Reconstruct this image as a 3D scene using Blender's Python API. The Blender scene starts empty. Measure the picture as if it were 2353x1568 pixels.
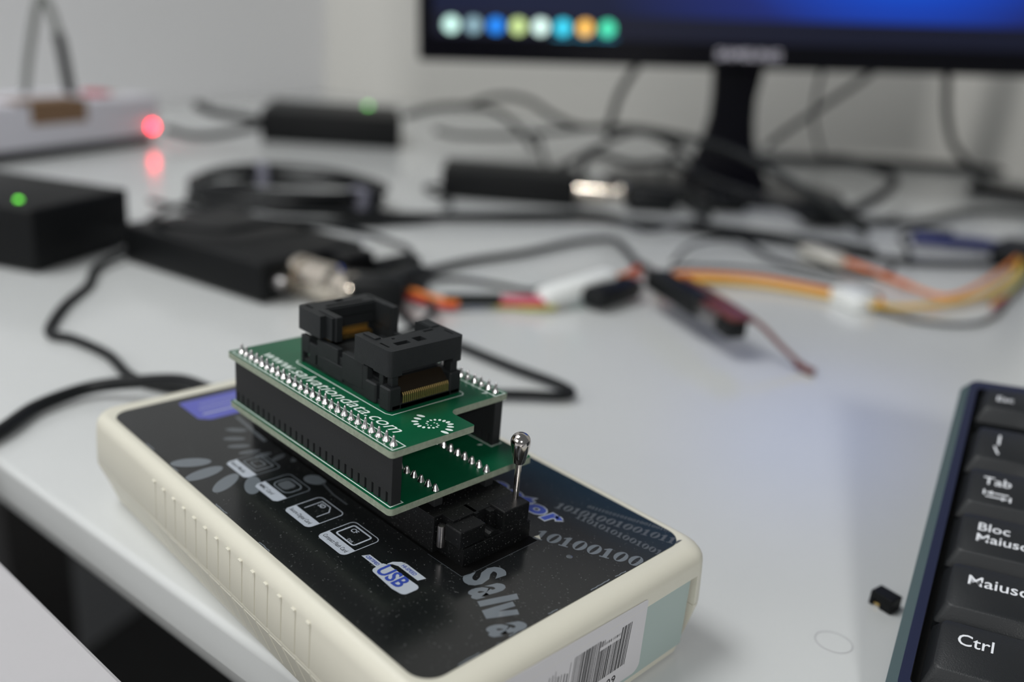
import bpy, bmesh, math, random
from mathutils import Vector, Matrix
random.seed(7)
S = 0.001                       # everything below is written in millimetres
scene = bpy.context.scene
COL = scene.collection

# ------------------------------------------------------------------ camera, light, exposure
cam_d = bpy.data.cameras.new('camera'); cam = bpy.data.objects.new('camera', cam_d); COL.objects.link(cam)
R_, U_, B_ = Vector((.695443, .713943, .081513)), Vector((-.294004, .179194, .938856)), Vector((.655683, -.676886, .334521))
CAM_AT = Vector((132.639, -104.266, 138.483))
cam.matrix_world = Matrix(((R_.x, U_.x, B_.x, CAM_AT.x*S), (R_.y, U_.y, B_.y, CAM_AT.y*S), (R_.z, U_.z, B_.z, CAM_AT.z*S), (0, 0, 0, 1)))
cam_d.sensor_width = 36; cam_d.lens = 2050.55/2353*36
cam_d.clip_start = .005; cam_d.clip_end = 30
cam_d.dof.use_dof = True; cam_d.dof.focus_distance = .194; cam_d.dof.aperture_fstop = 6.2
scene.camera = cam

world = bpy.data.worlds.new('world'); scene.world = world; world.use_nodes = True
wb = world.node_tree.nodes['Background']; wb.inputs[0].default_value = (.92, .97, 1, 1); wb.inputs[1].default_value = .15

def area(name, loc, target, sx, sy, power, color):
    l = bpy.data.lights.new(name, 'AREA'); l.shape = 'RECTANGLE'; l.size = sx; l.size_y = sy
    l.energy = power; l.color = color
    o = bpy.data.objects.new(name, l); COL.objects.link(o); o.location = loc
    o.rotation_euler = (Vector(target)-Vector(loc)).to_track_quat('-Z', 'Y').to_euler()
    return o
area('window_light', (1.30, -.98, .90), (0, .15, 0), .26, .22, 15, (1, .99, .965))
area('ceiling_light', (-.50, -.40, 1.30), (-.30, .12, 0), .6, .5, 12.2, (.99, 1, .99))
area('side_fill_light', (-.25, -1.45, .75), (-.05, 0, .02), 1.0, .7, 5.0, (1, 1, .98))  # soft fill lamp added to brighten the left flank of the case

vs = scene.view_settings
vs.view_transform = 'Standard'; vs.look = 'None'; vs.exposure = 0; vs.gamma = 1; vs.use_curve_mapping = False

# ------------------------------------------------------------------ materials
def sock(b, n, v):
    if n in b.inputs: b.inputs[n].default_value = v
def srgb(r, g, b):
    f = lambda c: (c/255/12.92) if c <= 10.3 else ((c/255+.055)/1.055)**2.4
    return (f(r), f(g), f(b), 1)
def mat(name, col, rough=.5, metal=0, spec=.5, coat=0, bump=0, bscale=400, vary=0, vscale=60, emit=None, es=1, dust=0, dscale=900, trans=0, alpha=1, rvar=0):
    m = bpy.data.materials.new(name); m.use_nodes = True; nt = m.node_tree; b = nt.nodes['Principled BSDF']
    sock(b, 'Base Color', col); sock(b, 'Roughness', rough); sock(b, 'Metallic', metal); sock(b, 'Specular IOR Level', spec)
    sock(b, 'Coat Weight', coat); sock(b, 'Coat Roughness', .08); sock(b, 'Transmission Weight', trans)
    if emit: sock(b, 'Emission Color', emit); sock(b, 'Emission Strength', es)
    tc = nt.nodes.new('ShaderNodeTexCoord')
    cur = None
    if vary:
        n = nt.nodes.new('ShaderNodeTexNoise'); n.inputs['Scale'].default_value = vscale; n.inputs['Detail'].default_value = 4
        nt.links.new(tc.outputs['Object'], n.inputs['Vector'])
        mx = nt.nodes.new('ShaderNodeMixRGB'); mx.inputs[1].default_value = col
        mx.inputs[2].default_value = tuple(max(0, min(1, c*(1+vary))) for c in col[:3])+(1,)
        nt.links.new(n.outputs['Fac'], mx.inputs[0]); nt.links.new(mx.outputs[0], b.inputs['Base Color']); cur = mx
    if dust:
        n = nt.nodes.new('ShaderNodeTexNoise'); n.inputs['Scale'].default_value = dscale; n.inputs['Detail'].default_value = 2
        nt.links.new(tc.outputs['Object'], n.inputs['Vector'])
        cr = nt.nodes.new('ShaderNodeValToRGB'); cr.color_ramp.elements[0].position = .66; cr.color_ramp.elements[1].position = .76
        cr.color_ramp.elements[0].color = (0, 0, 0, 1); cr.color_ramp.elements[1].color = (dust, dust, dust, 1)
        nt.links.new(n.outputs['Fac'], cr.inputs[0])
        mx2 = nt.nodes.new('ShaderNodeMixRGB'); mx2.inputs[2].default_value = (.35, .36, .36, 1)
        if cur: nt.links.new(cur.outputs[0], mx2.inputs[1])
        else: mx2.inputs[1].default_value = col
        nt.links.new(cr.outputs[0], mx2.inputs[0]); nt.links.new(mx2.outputs[0], b.inputs['Base Color'])
    if bump:
        n = nt.nodes.new('ShaderNodeTexNoise'); n.inputs['Scale'].default_value = bscale; n.inputs['Detail'].default_value = 3
        nt.links.new(tc.outputs['Object'], n.inputs['Vector'])
        bp = nt.nodes.new('ShaderNodeBump'); bp.inputs['Strength'].default_value = bump; bp.inputs['Distance'].default_value = .0002
        nt.links.new(n.outputs['Fac'], bp.inputs['Height']); nt.links.new(bp.outputs[0], b.inputs['Normal'])
    if rvar:
        n = nt.nodes.new('ShaderNodeTexNoise'); n.inputs['Scale'].default_value = 25; n.inputs['Detail'].default_value = 5
        nt.links.new(tc.outputs['Object'], n.inputs['Vector'])
        mr = nt.nodes.new('ShaderNodeMapRange'); mr.inputs['To Min'].default_value = rough-rvar; mr.inputs['To Max'].default_value = rough+rvar
        nt.links.new(n.outputs['Fac'], mr.inputs['Value']); nt.links.new(mr.outputs[0], b.inputs['Roughness'])
    return m
M = {}
M['desk'] = mat('desk_laminate', (.60, .615, .615, 1), .17, spec=.5, vary=-.04, vscale=30, rvar=.03)
M['desk_b'] = mat('desk_laminate_grey', (.50, .49, .51, 1), .3)
M['wall'] = mat('wall_paint', (.68, .67, .635, 1), .85, bump=.3, bscale=300)
M['panel'] = mat('partition_panel', (.90, .90, .92, 1), .6)
M['floor'] = mat('floor_vinyl', (.10, .10, .10, 1), .6, vary=.3)
M['case'] = mat('cream_plastic', (.66, .64, .545, 1), .42, bump=.12, bscale=2500, vary=-.05, vscale=25)
M['endpanel'] = mat('pale_green_panel', (.36, .44, .42, 1), .45)
M['gap_shade'] = mat('painted_gap_shade', (.003, .003, .003, 1), .7, spec=.08)  # near-black that paints in the shade inside gaps
M['abs'] = mat('black_plastic', (.0035, .004, .0045, 1), .5, spec=.2, bump=.2, bscale=4000, vary=.5, vscale=500)
M['abs_soc'] = mat('matt_black_plastic', (.011, .0125, .0135, 1), .48, spec=.25, bump=.3, bscale=3500, vary=.4, vscale=400)
M['header'] = mat('header_plastic', (.016, .017, .018, 1), .5, spec=.25, bump=.15, bscale=2500)
M['zif'] = mat('dusty_black_plastic', (.0045, .0048, .0052, 1), .40, spec=.3, dust=.45, dscale=2600)
M['pcb'] = mat('green_solder_mask', (.003, .10, .042, 1), .30, spec=.38, vary=-.35, vscale=180, bump=.08, bscale=900)
M['pcbedge'] = mat('board_edge', (.33, .38, .29, 1), .6, bump=.5, bscale=2500, vary=-.5, vscale=900)
M['silk'] = mat('white_ink', (.72, .80, .76, 1), .5)
M['solder'] = mat('solder', (.72, .70, .70, 1), .22, metal=1)
M['chrome'] = mat('polished_steel', (.62, .58, .55, 1), .12, metal=1)
M['steel'] = mat('brushed_steel', (.28, .27, .27, 1), .36, metal=1)
M['nickel'] = mat('nickel', (.66, .60, .52, 1), .14, metal=1)
M['gold'] = mat('gold_contact', (.95, .68, .26, 1), .38, metal=1)
M['ink_grey'] = mat('grey_ink', (.13, .15, .17, 1), .3, coat=.5)
M['ink_dim'] = mat('dim_grey_ink', (.075, .085, .095, 1), .3, coat=.5)
M['ink_faint'] = mat('faint_ink', (.035, .055, .075, 1), .3, coat=.5)
M['ink_light'] = mat('pale_ink', (.42, .46, .52, 1), .3, coat=.5)
M['ink_blue'] = mat('blue_ink', (.035, .065, .33, 1), .3, coat=.5)
M['ink_blue2'] = mat('violet_blue_ink', (.075, .085, .42, 1), .3, coat=.5)
M['ink_black'] = mat('black_ink', (.01, .01, .012, 1), .5)
M['paper'] = mat('paper_label', (.60, .59, .61, 1), .55)
M['cable'] = mat('black_cable', (.006, .007, .008, 1), .45, spec=.25)
M['cable_grey'] = mat('grey_cable', (.014, .016, .016, 1), .5, spec=.25)
M['strap'] = mat('grey_cord', (.16, .17, .16, 1), .6)
M['navy'] = mat('navy_plastic', (.018, .025, .12, 1), .4)
M['white_pl'] = mat('white_plastic', (.78, .80, .79, 1), .4)
M['ivory'] = mat('ivory_plastic', (.62, .60, .54, 1), .4)
M['strip'] = mat('grey_white_plastic', (.66, .65, .71, 1), .45)
M['brown'] = mat('brown_tape', (.20, .115, .06, 1), .6)
M['velcro'] = mat('grey_velcro', (.20, .20, .25, 1), .7)
M['kb_top'] = mat('keyboard_navy', (.012, .016, .045, 1), .36, spec=.4, bump=.15, bscale=2500)
M['kb_side'] = mat('keyboard_teal_side', (.06, .10, .11, 1), .4, spec=.4)
M['kb_well'] = mat('keyboard_well', (.006, .006, .007, 1), .6)
M['key'] = mat('keycap_plastic', (.013, .0145, .0165, 1), .42, spec=.35, bump=.3, bscale=3000)
M['legend'] = mat('legend_ink', (.72, .74, .78, 1), .5)
M['bezel'] = mat('gloss_black_bezel', (.0025, .0025, .005, 1), .25, spec=.15)
M['logo'] = mat('silver_ink', (.62, .60, .70, 1), .4)
for nme, c in dict(red=(.55, .02, .02, 1), orange=(.75, .22, .03, 1), yellow=(.72, .45, .06, 1), olive=(.42, .40, .03, 1), pink=(.55, .04, .10, 1), copper=(.13, .035, .028, 1)).items():
    M[nme] = mat('wire_'+nme, c, .4)
M['led_red'] = mat('red_light', (.8, .02, .04, 1), .4, emit=(1, .02, .045, 1), es=17)
M['led_green'] = mat('green_light', (.1, .5, .04, 1), .4, emit=(.10, .55, .04, 1), es=4.5)
M['led_green2'] = mat('pale_green_light', (.1, .5, .1, 1), .4, emit=(.14, .55, .10, 1), es=4.5)

def label_material():
    m = mat('glossy_black_label', (.006, .007, .008, 1), .20, spec=.7, dust=.22, dscale=1800, bump=.03, bscale=60)
    nt = m.node_tree; b = nt.nodes['Principled BSDF']; src = b.inputs['Base Color'].links[0].from_node
    tc = nt.nodes.new('ShaderNodeTexCoord'); sp = nt.nodes.new('ShaderNodeSeparateXYZ'); nt.links.new(tc.outputs['Object'], sp.inputs[0])
    # printed navy corner, fading towards the middle of the label
    a = nt.nodes.new('ShaderNodeMapRange'); a.inputs['From Min'].default_value = .040; a.inputs['From Max'].default_value = .056
    nt.links.new(sp.outputs['Y'], a.inputs['Value'])
    mx = nt.nodes.new('ShaderNodeMixRGB'); mx.inputs[1].default_value = (.0075, .0085, .009, 1); mx.inputs[2].default_value = (.0045, .017, .028, 1)
    nt.links.new(a.outputs[0], mx.inputs[0]); nt.links.new(mx.outputs[0], src.inputs[1])
    return m
M['label'] = label_material()

def screen_material():
    m = bpy.data.materials.new('screen_picture'); m.use_nodes = True; nt = m.node_tree; b = nt.nodes['Principled BSDF']
    sock(b, 'Base Color', (.002, .002, .004, 1)); sock(b, 'Roughness', .35); sock(b, 'Specular IOR Level', .15)
    tc = nt.nodes.new('ShaderNodeTexCoord'); sp = nt.nodes.new('ShaderNodeSeparateXYZ'); nt.links.new(tc.outputs['Object'], sp.inputs[0])
    # wallpaper: deep blue with a brighter blue burst in its right half
    def math_(op, a, bb):
        n = nt.nodes.new('ShaderNodeMath'); n.operation = op
        for i, v in enumerate((a, bb)):
            if isinstance(v, (int, float)): n.inputs[i].default_value = v
            else: nt.links.new(v, n.inputs[i])
        return n.outputs[0]
    dx = math_('SUBTRACT', sp.outputs['X'], .425); dy = math_('SUBTRACT', sp.outputs['Z'], .125)
    dx2 = math_('MULTIPLY', dx, dx); dy2 = math_('MULTIPLY', math_('MULTIPLY', dy, dy), 2.2)
    d = math_('SQRT', math_('ADD', dx2, dy2), 0)
    cr = nt.nodes.new('ShaderNodeValToRGB'); e = cr.color_ramp.elements
    e[0].position = .05; e[0].color = (.0, .16, .95, 1); e[1].position = .30; e[1].color = (.006, .010, .035, 1)
    k = e.new(.13); k.color = (.008, .055, .46, 1)
    k = e.new(.19); k.color = (.012, .022, .15, 1)
    nt.links.new(d, cr.inputs[0])
    # task bar band along the bottom
    lt = math_('LESS_THAN', sp.outputs['Z'], .0205)
    mx = nt.nodes.new('ShaderNodeMixRGB'); nt.links.new(lt, mx.inputs[0]); nt.links.new(cr.outputs[0], mx.inputs[1]); mx.inputs[2].default_value = (.0085, .010, .022, 1)
    nt.links.new(mx.outputs[0], b.inputs['Emission Color']); sock(b, 'Emission Strength', 1.0)
    return m
M['screen'] = screen_material()

# ------------------------------------------------------------------ mesh helpers (mm)
def V(*a): return Vector(a)
def link(name, bm, m, parent=None, smooth=False, angle=None):
    bmesh.ops.recalc_face_normals(bm, faces=bm.faces[:])
    me = bpy.data.meshes.new(name); bm.to_mesh(me); bm.free()
    me.transform(Matrix.Scale(S, 4))
    ms = m if isinstance(m, (list, tuple)) else [m]
    for x in ms: me.materials.append(x)
    if smooth:
        me.polygons.foreach_set('use_smooth', [True]*len(me.polygons))
        if angle: me.set_sharp_from_angle(angle=math.radians(angle))
    o = bpy.data.objects.new(name, me); COL.objects.link(o)
    if parent is not None: o.parent = parent
    return o
def thing(name, label, cat, loc=(0, 0, 0), rot=None, group=None, mtx=None):
    o = bpy.data.objects.new(name, None); COL.objects.link(o); o.empty_display_size = .01
    if mtx is not None: o.matrix_world = mtx
    else:
        o.location = Vector(loc)*S
        if rot: o.rotation_euler = rot
    o['label'] = label; o['category'] = cat
    if group: o['group'] = group
    return o
def tag(o, label, cat, group=None):
    o['label'] = label; o['category'] = cat
    if group: o['group'] = group
    return o
def box(bm, x0, x1, y0, y1, z0, z1, bev=0, seg=2, mi=0, mtx=None):
    v = [bm.verts.new((x, y, z)) for z in (z0, z1) for y in (y0, y1) for x in (x0, x1)]
    q = [(0, 2, 3, 1), (4, 5, 7, 6), (0, 1, 5, 4), (2, 6, 7, 3), (0, 4, 6, 2), (1, 3, 7, 5)]
    fs = [bm.faces.new([v[i] for i in f]) for f in q]
    for f in fs: f.material_index = mi
    if bev:
        es = list({e for f in fs for e in f.edges})
        r = bmesh.ops.bevel(bm, geom=es, offset=bev, segments=seg, affect='EDGES', profile=.5)
        vs_ = {vv for f in r['faces'] for vv in f.verts} | {vv for vv in v if vv.is_valid}
        for f in r['faces']: f.material_index = mi
    else: vs_ = set(v)
    if mtx is not None:
        allv = set()
        st = list(vs_)
        while st:
            w = st.pop()
            if w in allv: continue
            allv.add(w)
            st += [e.other_vert(w) for e in w.link_edges]
        bmesh.ops.transform(bm, matrix=mtx, verts=list(allv))
def prism(bm, pts, z0, z1, mi_top=0, mi_side=0):
    a = [bm.verts.new((x, y, z0)) for x, y in pts]; b = [bm.verts.new((x, y, z1)) for x, y in pts]
    f = bm.faces.new(a[::-1]); f.material_index = mi_top
    f = bm.faces.new(b); f.material_index = mi_top
    n = len(pts)
    for i in range(n):
        f = bm.faces.new((a[i], a[(i+1) % n], b[(i+1) % n], b[i])); f.material_index = mi_side
def rrect(x0, x1, y0, y1, r, n=8):
    out = []
    for cx, cy, a0 in ((x1-r, y1-r, 0), (x0+r, y1-r, 90), (x0+r, y0+r, 180), (x1-r, y0+r, 270)):
        for i in range(n+1):
            a = math.radians(a0+90*i/n); out.append((cx+r*math.cos(a), cy+r*math.sin(a)))
    return out
def round_poly(pts, rs, n=6):
    out = []; N = len(pts)
    for i, (p, r) in enumerate(zip(pts, rs)):
        p = Vector(p); a = Vector(pts[i-1])-p; b = Vector(pts[(i+1) % N])-p
        if r <= 0: out.append(tuple(p)); continue
        a.normalize(); b.normalize(); half = a.angle(b)/2; t = r/math.tan(half)
        A = p+a*t; Bp = p+b*t; c = p+(a+b).normalized()*(r/math.sin(half))
        va, vb = A-c, Bp-c; tot = va.angle_signed(vb)
        for k in range(n+1):
            w = va.copy(); w.rotate(Matrix.Rotation(-tot*k/n, 2)); out.append(tuple(c+w))
    return out
def lathe(bm, prof, seg=24, mtx=None, mi=0):
    rings = []
    for r, z in prof:
        if r < 1e-6: rings.append([bm.verts.new((0, 0, z))])
        else: rings.append([bm.verts.new((r*math.cos(2*math.pi*i/seg), r*math.sin(2*math.pi*i/seg), z)) for i in range(seg)])
    for a, b in zip(rings, rings[1:]):
        if len(a) == 1 and len(b) == 1: continue
        for i in range(seg):
            j = (i+1) % seg
            if len(a) == 1: f = bm.faces.new((a[0], b[j], b[i]))
            elif len(b) == 1: f = bm.faces.new((a[i], a[j], b[0]))
            else: f = bm.faces.new((a[i], a[j], b[j], b[i]))
            f.material_index = mi
    for rg, fl in ((rings[0], True), (rings[-1], False)):
        if len(rg) > 1:
            f = bm.faces.new(rg[::-1] if fl else rg); f.material_index = mi
    if mtx is not None: bmesh.ops.transform(bm, matrix=mtx, verts=[v for rg in rings for v in rg])
def smooth_path(P, per=8, closed=False):
    P = [Vector(p) for p in P]; n = len(P); out = []
    for i in range(n if closed else n-1):
        p0 = P[i-1] if (i > 0 or closed) else P[i]*2-P[i+1]
        p1 = P[i]; p2 = P[(i+1) % n]
        p3 = P[(i+2) % n] if (closed or i+2 < n) else p2*2-p1
        for k in range(per):
            t = k/per
            # centripetal-ish Catmull-Rom, tension .5
            a = p1*2; b = (p2-p0)*t; c = (p0*2-p1*5+p2*4-p3)*t*t; d = (-p0+p1*3-p2*3+p3)*t**3
            out.append((a+b+c+d)*.5)
    if not closed: out.append(P[-1])
    return out
def tube(bm, path, r, seg=10, closed=False, mi=0, cap=True):
    n = len(path); up = None; rings = []
    for i, p in enumerate(path):
        t = (path[(i+1) % n] if (closed or i+1 < n) else p)-(path[i-1] if (closed or i > 0) else p)
        if t.length < 1e-9: t = Vector((1, 0, 0))
        t.normalize()
        if up is None: up = Vector((0, 0, 1)) if abs(t.z) < .9 else Vector((1, 0, 0))
        s = t.cross(up)
        if s.length < 1e-4: s = t.cross(Vector((1, .3, 0)))
        s.normalize(); up = s.cross(t).normalized()
        rr = r(i/(n-1)) if callable(r) else r
        rings.append([bm.verts.new(p+s*(rr*math.cos(2*math.pi*k/seg))+up*(rr*math.sin(2*math.pi*k/seg))) for k in range(seg)])
    for i in range(n if closed else n-1):
        a, b = rings[i], rings[(i+1) % n]
        for k in range(seg):
            f = bm.faces.new((a[k], a[(k+1) % seg], b[(k+1) % seg], b[k])); f.material_index = mi
    if not closed and cap:
        bm.faces.new(rings[0][::-1]).material_index = mi; bm.faces.new(rings[-1]).material_index = mi
def text_bm(s, size=10, sx=1, shear=0, weight=0, align='LEFT', mtx=None, extrude=0, spacing=1):
    c = bpy.data.curves.new('t', 'FONT'); c.body = s; c.size = size; c.shear = shear; c.offset = weight; c.align_x = align
    c.extrude = extrude; c.resolution_u = 3; c.space_character = spacing
    o = bpy.data.objects.new('t', c); COL.objects.link(o)
    dg = bpy.context.evaluated_depsgraph_get(); me = bpy.data.meshes.new_from_object(o.evaluated_get(dg))
    bm = bmesh.new(); bm.from_mesh(me); bpy.data.objects.remove(o); bpy.data.curves.remove(c); bpy.data.meshes.remove(me)
    bmesh.ops.transform(bm, matrix=Matrix.Diagonal((sx, 1, 1, 1)), verts=bm.verts)
    if mtx is not None: bmesh.ops.transform(bm, matrix=mtx, verts=bm.verts)
    return bm
def merge(dst, src):
    me = bpy.data.meshes.new('m'); src.to_mesh(me); src.free(); dst.from_mesh(me); bpy.data.meshes.remove(me)
def T(x, y, z=0, rot=0, s=1): return Matrix.Translation((x, y, z)) @ Matrix.Rotation(math.radians(rot), 4, 'Z') @ Matrix.Scale(s, 4)
def poly_face(bm, pts, z, mi=0):
    f = bm.faces.new([bm.verts.new((x, y, z)) for x, y in pts]); f.material_index = mi; return f
def outline(bm, pts, w, z, closed=True, mi=0):
    """a flat printed line of width w along pts"""
    n = len(pts); P = [Vector(p) for p in pts]; L, Rr = [], []
    for i in range(n):
        a = P[i]-P[i-1] if (i > 0 or closed) else P[i+1]-P[i]
        b = P[(i+1) % n]-P[i] if (i+1 < n or closed) else a
        a = a.normalized(); b = b.normalized(); na = Vector((-a.y, a.x)); nb = Vector((-b.y, b.x)); m_ = (na+nb)
        if m_.length < 1e-6: m_ = na
        m_.normalize(); k = 1/max(.35, m_.dot(na))
        L.append(bm.verts.new((*(P[i]+m_*(w/2*k)), z))); Rr.append(bm.verts.new((*(P[i]-m_*(w/2*k)), z)))
    for i in range(n if closed else n-1):
        j = (i+1) % n; bm.faces.new((L[i], Rr[i], Rr[j], L[j])).material_index = mi
def ell(cx, cy, a, b, rot, n=16):
    c, s = math.cos(math.radians(rot)), math.sin(math.radians(rot))
    return [(cx+a*math.cos(t)*c-b*math.sin(t)*s, cy+a*math.cos(t)*s+b*math.sin(t)*c) for t in (2*math.pi*i/n for i in range(n))]

# ------------------------------------------------------------------ the setting
def structure(o): o['kind'] = 'structure'; return o
FLOOR = -730
bm = bmesh.new(); box(bm, -2600, 2600, -2600, 3000, FLOOR-20, FLOOR); structure(link('floor', bm, M['floor']))
ax = Vector((.911, .412)).normalized(); ay = Vector((-ax.y, ax.x)); cor = Vector((-1213, 775))
def wallmtx(z=0): return Matrix(((ax.x, ay.x, 0, cor.x), (ax.y, ay.y, 0, cor.y), (0, 0, 1, z), (0, 0, 0, 1)))
bm = bmesh.new(); box(bm, -60, 2600, 0, 60, FLOOR, 1500, mtx=wallmtx()); structure(link('wall_back', bm, M['wall']))
bm = bmesh.new(); box(bm, -60, 0, -1700, 0, FLOOR, 1500, mtx=wallmtx()); structure(link('wall_left', bm, M['panel']))

# desk under everything: laminate top whose near edge is rolled over
e0 = Vector((-9, -19.4)); ed = Vector((1, .142)).normalized(); en = Vector((-ed.y, ed.x))
dm = Matrix(((ed.x, en.x, 0, e0.x), (ed.y, en.y, 0, e0.y), (0, 0, 1, 0), (0, 0, 0, 1)))
dt = thing('desk', 'white laminate desk with rolled front edge under the cables and keyboard', 'desk')
bm = bmesh.new()
prof = [(30, 0)]+[(2.2-2.2*math.sin(math.radians(a)), -2.2+2.2*math.cos(math.radians(a))) for a in range(0, 91, 15)]
prof += [(0, -11.5), (.5, -12.3), (1.6, -12.6)]+[(23-21.4*math.cos(math.radians(a)), -12.8-17*math.sin(math.radians(a))) for a in range(0, 91, 10)]+[(30, -29.8)]
ring = []
for x in (-800, 1500):
    ring.append([bm.verts.new((x, y, z)) for y, z in prof])
n = len(prof)
for i in range(n-1): bm.faces.new((ring[0][i], ring[0][i+1], ring[1][i+1], ring[1][i]))
bm.faces.new(ring[0]); bm.faces.new(ring[1][::-1])
bmesh.ops.transform(bm, matrix=dm, verts=bm.verts)
# slab behind the rolled strip, trimmed to the walls
def dpt(x, y): v = e0+ed*x+en*y; return (v.x, v.y)
def wpt(x, y): v = cor+ax*x+ay*y; return (v.x, v.y)
A0 = Vector(dpt(-800, 30)); B0 = Vector(dpt(1500, 30))
slab = [tuple(A0), tuple(B0), wpt(2450, -3), wpt(3, -3), wpt(3, -870)]
prism(bm, slab, -28, 0)
link('desk_top', bm, M['desk'], dt, smooth=True, angle=25)
bm = bmesh.new()
for p in (dpt(-600, 200), dpt(1200, 200), wpt(300, -200), wpt(2000, -200)):
    box(bm, p[0]-25, p[0]+25, p[1]-25, p[1]+25, FLOOR, -28, bev=1)
    link('leg', bm, M['steel'], dt); bm = bmesh.new()
bm.free()
# neighbouring desk in the near left corner, a finger-wide gap away
t2 = thing('desk', 'pale grey desk top in the bottom left corner, across a dark gap', 'desk')
f0 = Vector((-27.8, -47.4)); fd = Vector((1, .10)).normalized(); fn = Vector((fd.y, -fd.x))
q = [f0-fd*460, f0+fd*620, f0+fd*620+fn*600, f0-fd*460+fn*600]
bm = bmesh.new(); prism(bm, [tuple(v) for v in q], -27, 0); bmesh.ops.bevel(bm, geom=bm.edges[:], offset=1.2, segments=2, affect='EDGES')
link('desk_top', bm, M['desk_b'], t2)
for k, (x, y) in enumerate(((-400, 60), (560, 60), (-400, 540), (560, 540))):
    p = f0+fd*x+fn*y; bm = bmesh.new(); box(bm, p.x-25, p.x+25, p.y-25, p.y+25, FLOOR, -27, bev=1); link('leg', bm, M['steel'], t2)

# ------------------------------------------------------------------ reader box
reader = thing('card_reader', 'cream plastic reader box with glossy black printed top and lever socket', 'device')
def loft(bm, secs, n=8):
    rings = []
    for z, x0, x1, y0, y1, r in secs: rings.append([bm.verts.new((x, y, z)) for x, y in rrect(x0, x1, y0, y1, r, n)])
    for a, b in zip(rings, rings[1:]):
        for i in range(len(a)):
            j = (i+1) % len(a); bm.faces.new((a[i], a[j], b[j], b[i]))
    bm.faces.new(rings[0][::-1]); bm.faces.new(rings[-1])
def boolean(name, bm, cut, m, parent):
    a = link(name, bm, m, parent); b = link('cut', cut, M['gap_shade'])
    md = a.modifiers.new('b', 'BOOLEAN'); md.operation = 'DIFFERENCE'; md.object = b; md.solver = 'EXACT'; md.use_self = True
    bpy.context.view_layer.update()
    dg = bpy.context.evaluated_depsgraph_get(); me = bpy.data.meshes.new_from_object(a.evaluated_get(dg))
    a.modifiers.clear(); old = a.data; a.data = me; bpy.data.meshes.remove(old); bpy.data.objects.remove(b)
    me.polygons.foreach_set('use_smooth', [abs(p.normal.y) < .90 and abs(p.normal.x) < .99 and abs(p.normal.z) < .99 for p in me.polygons]); me.set_sharp_from_angle(angle=math.radians(32))
    return a
# lower half
bm = bmesh.new()
loft(bm, [(0, -103.0, 40.6, -18.6, 56.8, 4), (.8, -103.8, 41.6, -19.6, 57.8, 4.3), (6, -104.8, 42.3, -21.3, 59.5, 4.6), (12.9, -106.0, 43.2, -24.0, 62.2, 5), (13.45, -105.9, 43.1, -24.0, 62.2, 5)])
cut = bmesh.new()
ribs = [6.4-5.4*k for k in range(14)]
box(cut, 41.2, 50, -18.5, 56.8, 2.6, 30)
boolean('lower_shell', bm, cut, M['case'], reader)
# raised pads with narrow grooves between them on the lower flank
rb = bmesh.new(); box(rb, .22, 5.4-.22, -.30, .4, -5.3, 5.3, bev=.12, seg=1)
bmesh.ops.transform(rb, matrix=Matrix.Translation((0, -21.75, 7.3)) @ Matrix.Rotation(math.radians(20), 4, 'X'), verts=rb.verts)
r0 = link('grip_rib', rb, M['case'], reader); r0.location = (ribs[0]*S, 0, 0)
for u in ribs[1:]+[ribs[-1]-5.4]:
    o = r0.copy(); COL.objects.link(o); o.location = (u*S, 0, 0)
# upper half
bm = bmesh.new()
secs = [(13.65, -105.9, 43.1, -24.0, 62.2, 5), (13.9, -106.0, 43.2, -24.1, 62.3, 5), (22.0, -105.8, 42.9, -23.9, 62.0, 5)]
for a in range(0, 91, 15):
    s, c = math.sin(math.radians(a)), math.cos(math.radians(a))
    rz = 3.6; rx = 4.2; ry = 2.6
    secs.append((28-rz+rz*s, -104.6-1.0*c+.9*(1-c)*0, 38.6+rx*c, -21.2-ry*c, 59.3+ry*c, 5.2))
bm2 = secs[-1]
secs.append((27.85, -100.7, 37.3, -20.5, 58.5, 5.2))
loft(bm, secs)
cut = bmesh.new()
for u in ribs: box(cut, u-.2, u+.2, -26, -23.3, 13, 24.2)
box(cut, 41.2, 50, -18.5, 56.8, 0, 21.6)
boolean('upper_shell', bm, cut, M['case'], reader)
bm = bmesh.new()
for u in ribs: box(bm, u-1.2, u+.1, -24.3, -23.6, 24.15, 24.6, bev=.15)
link('grip_rib_tops', bm, M['case'], reader)
bm = bmesh.new(); box(bm, -104.6, 41.0, -22.8, 61, 13.3, 13.8); link('seam', bm, M['case'], reader)
bm = bmesh.new(); box(bm, 41.25, 42.0, -18.3, 55.6, 2.8, 21.5); link('end_panel', bm, M['endpanel'], reader)
bm = bmesh.new(); box(bm, 41.22, 41.3, 55.6, 56.75, 2.7, 21.5); link('panel_gap_shade', bm, M['gap_shade'], reader)  # black strip painting the shade between panel and shell
# printed label
bm = bmesh.new(); prism(bm, rrect(-100.4, 37.1, -20.2, 58.3, 5, 10), 27.86, 27.98)
label = link('printed_label', bm, M['label'], reader)
LZ = 28.0
def ink(bm, m, lbl=None, parent=label, name='print_mark'):
    o = link(name, bm, m, parent)
    if lbl: o['label'] = lbl
    return o
def clip_to_label(bm):
    for co, no in (((37.0, 0, 0), (1, 0, 0)), ((-100.2, 0, 0), (-1, 0, 0)), ((0, -20.0, 0), (0, -1, 0)), ((0, 58.1, 0), (0, 1, 0))):
        g = bm.verts[:]+bm.edges[:]+bm.faces[:]
        bmesh.ops.bisect_plane(bm, geom=g, plane_co=co, plane_no=no, clear_outer=True)
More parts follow.
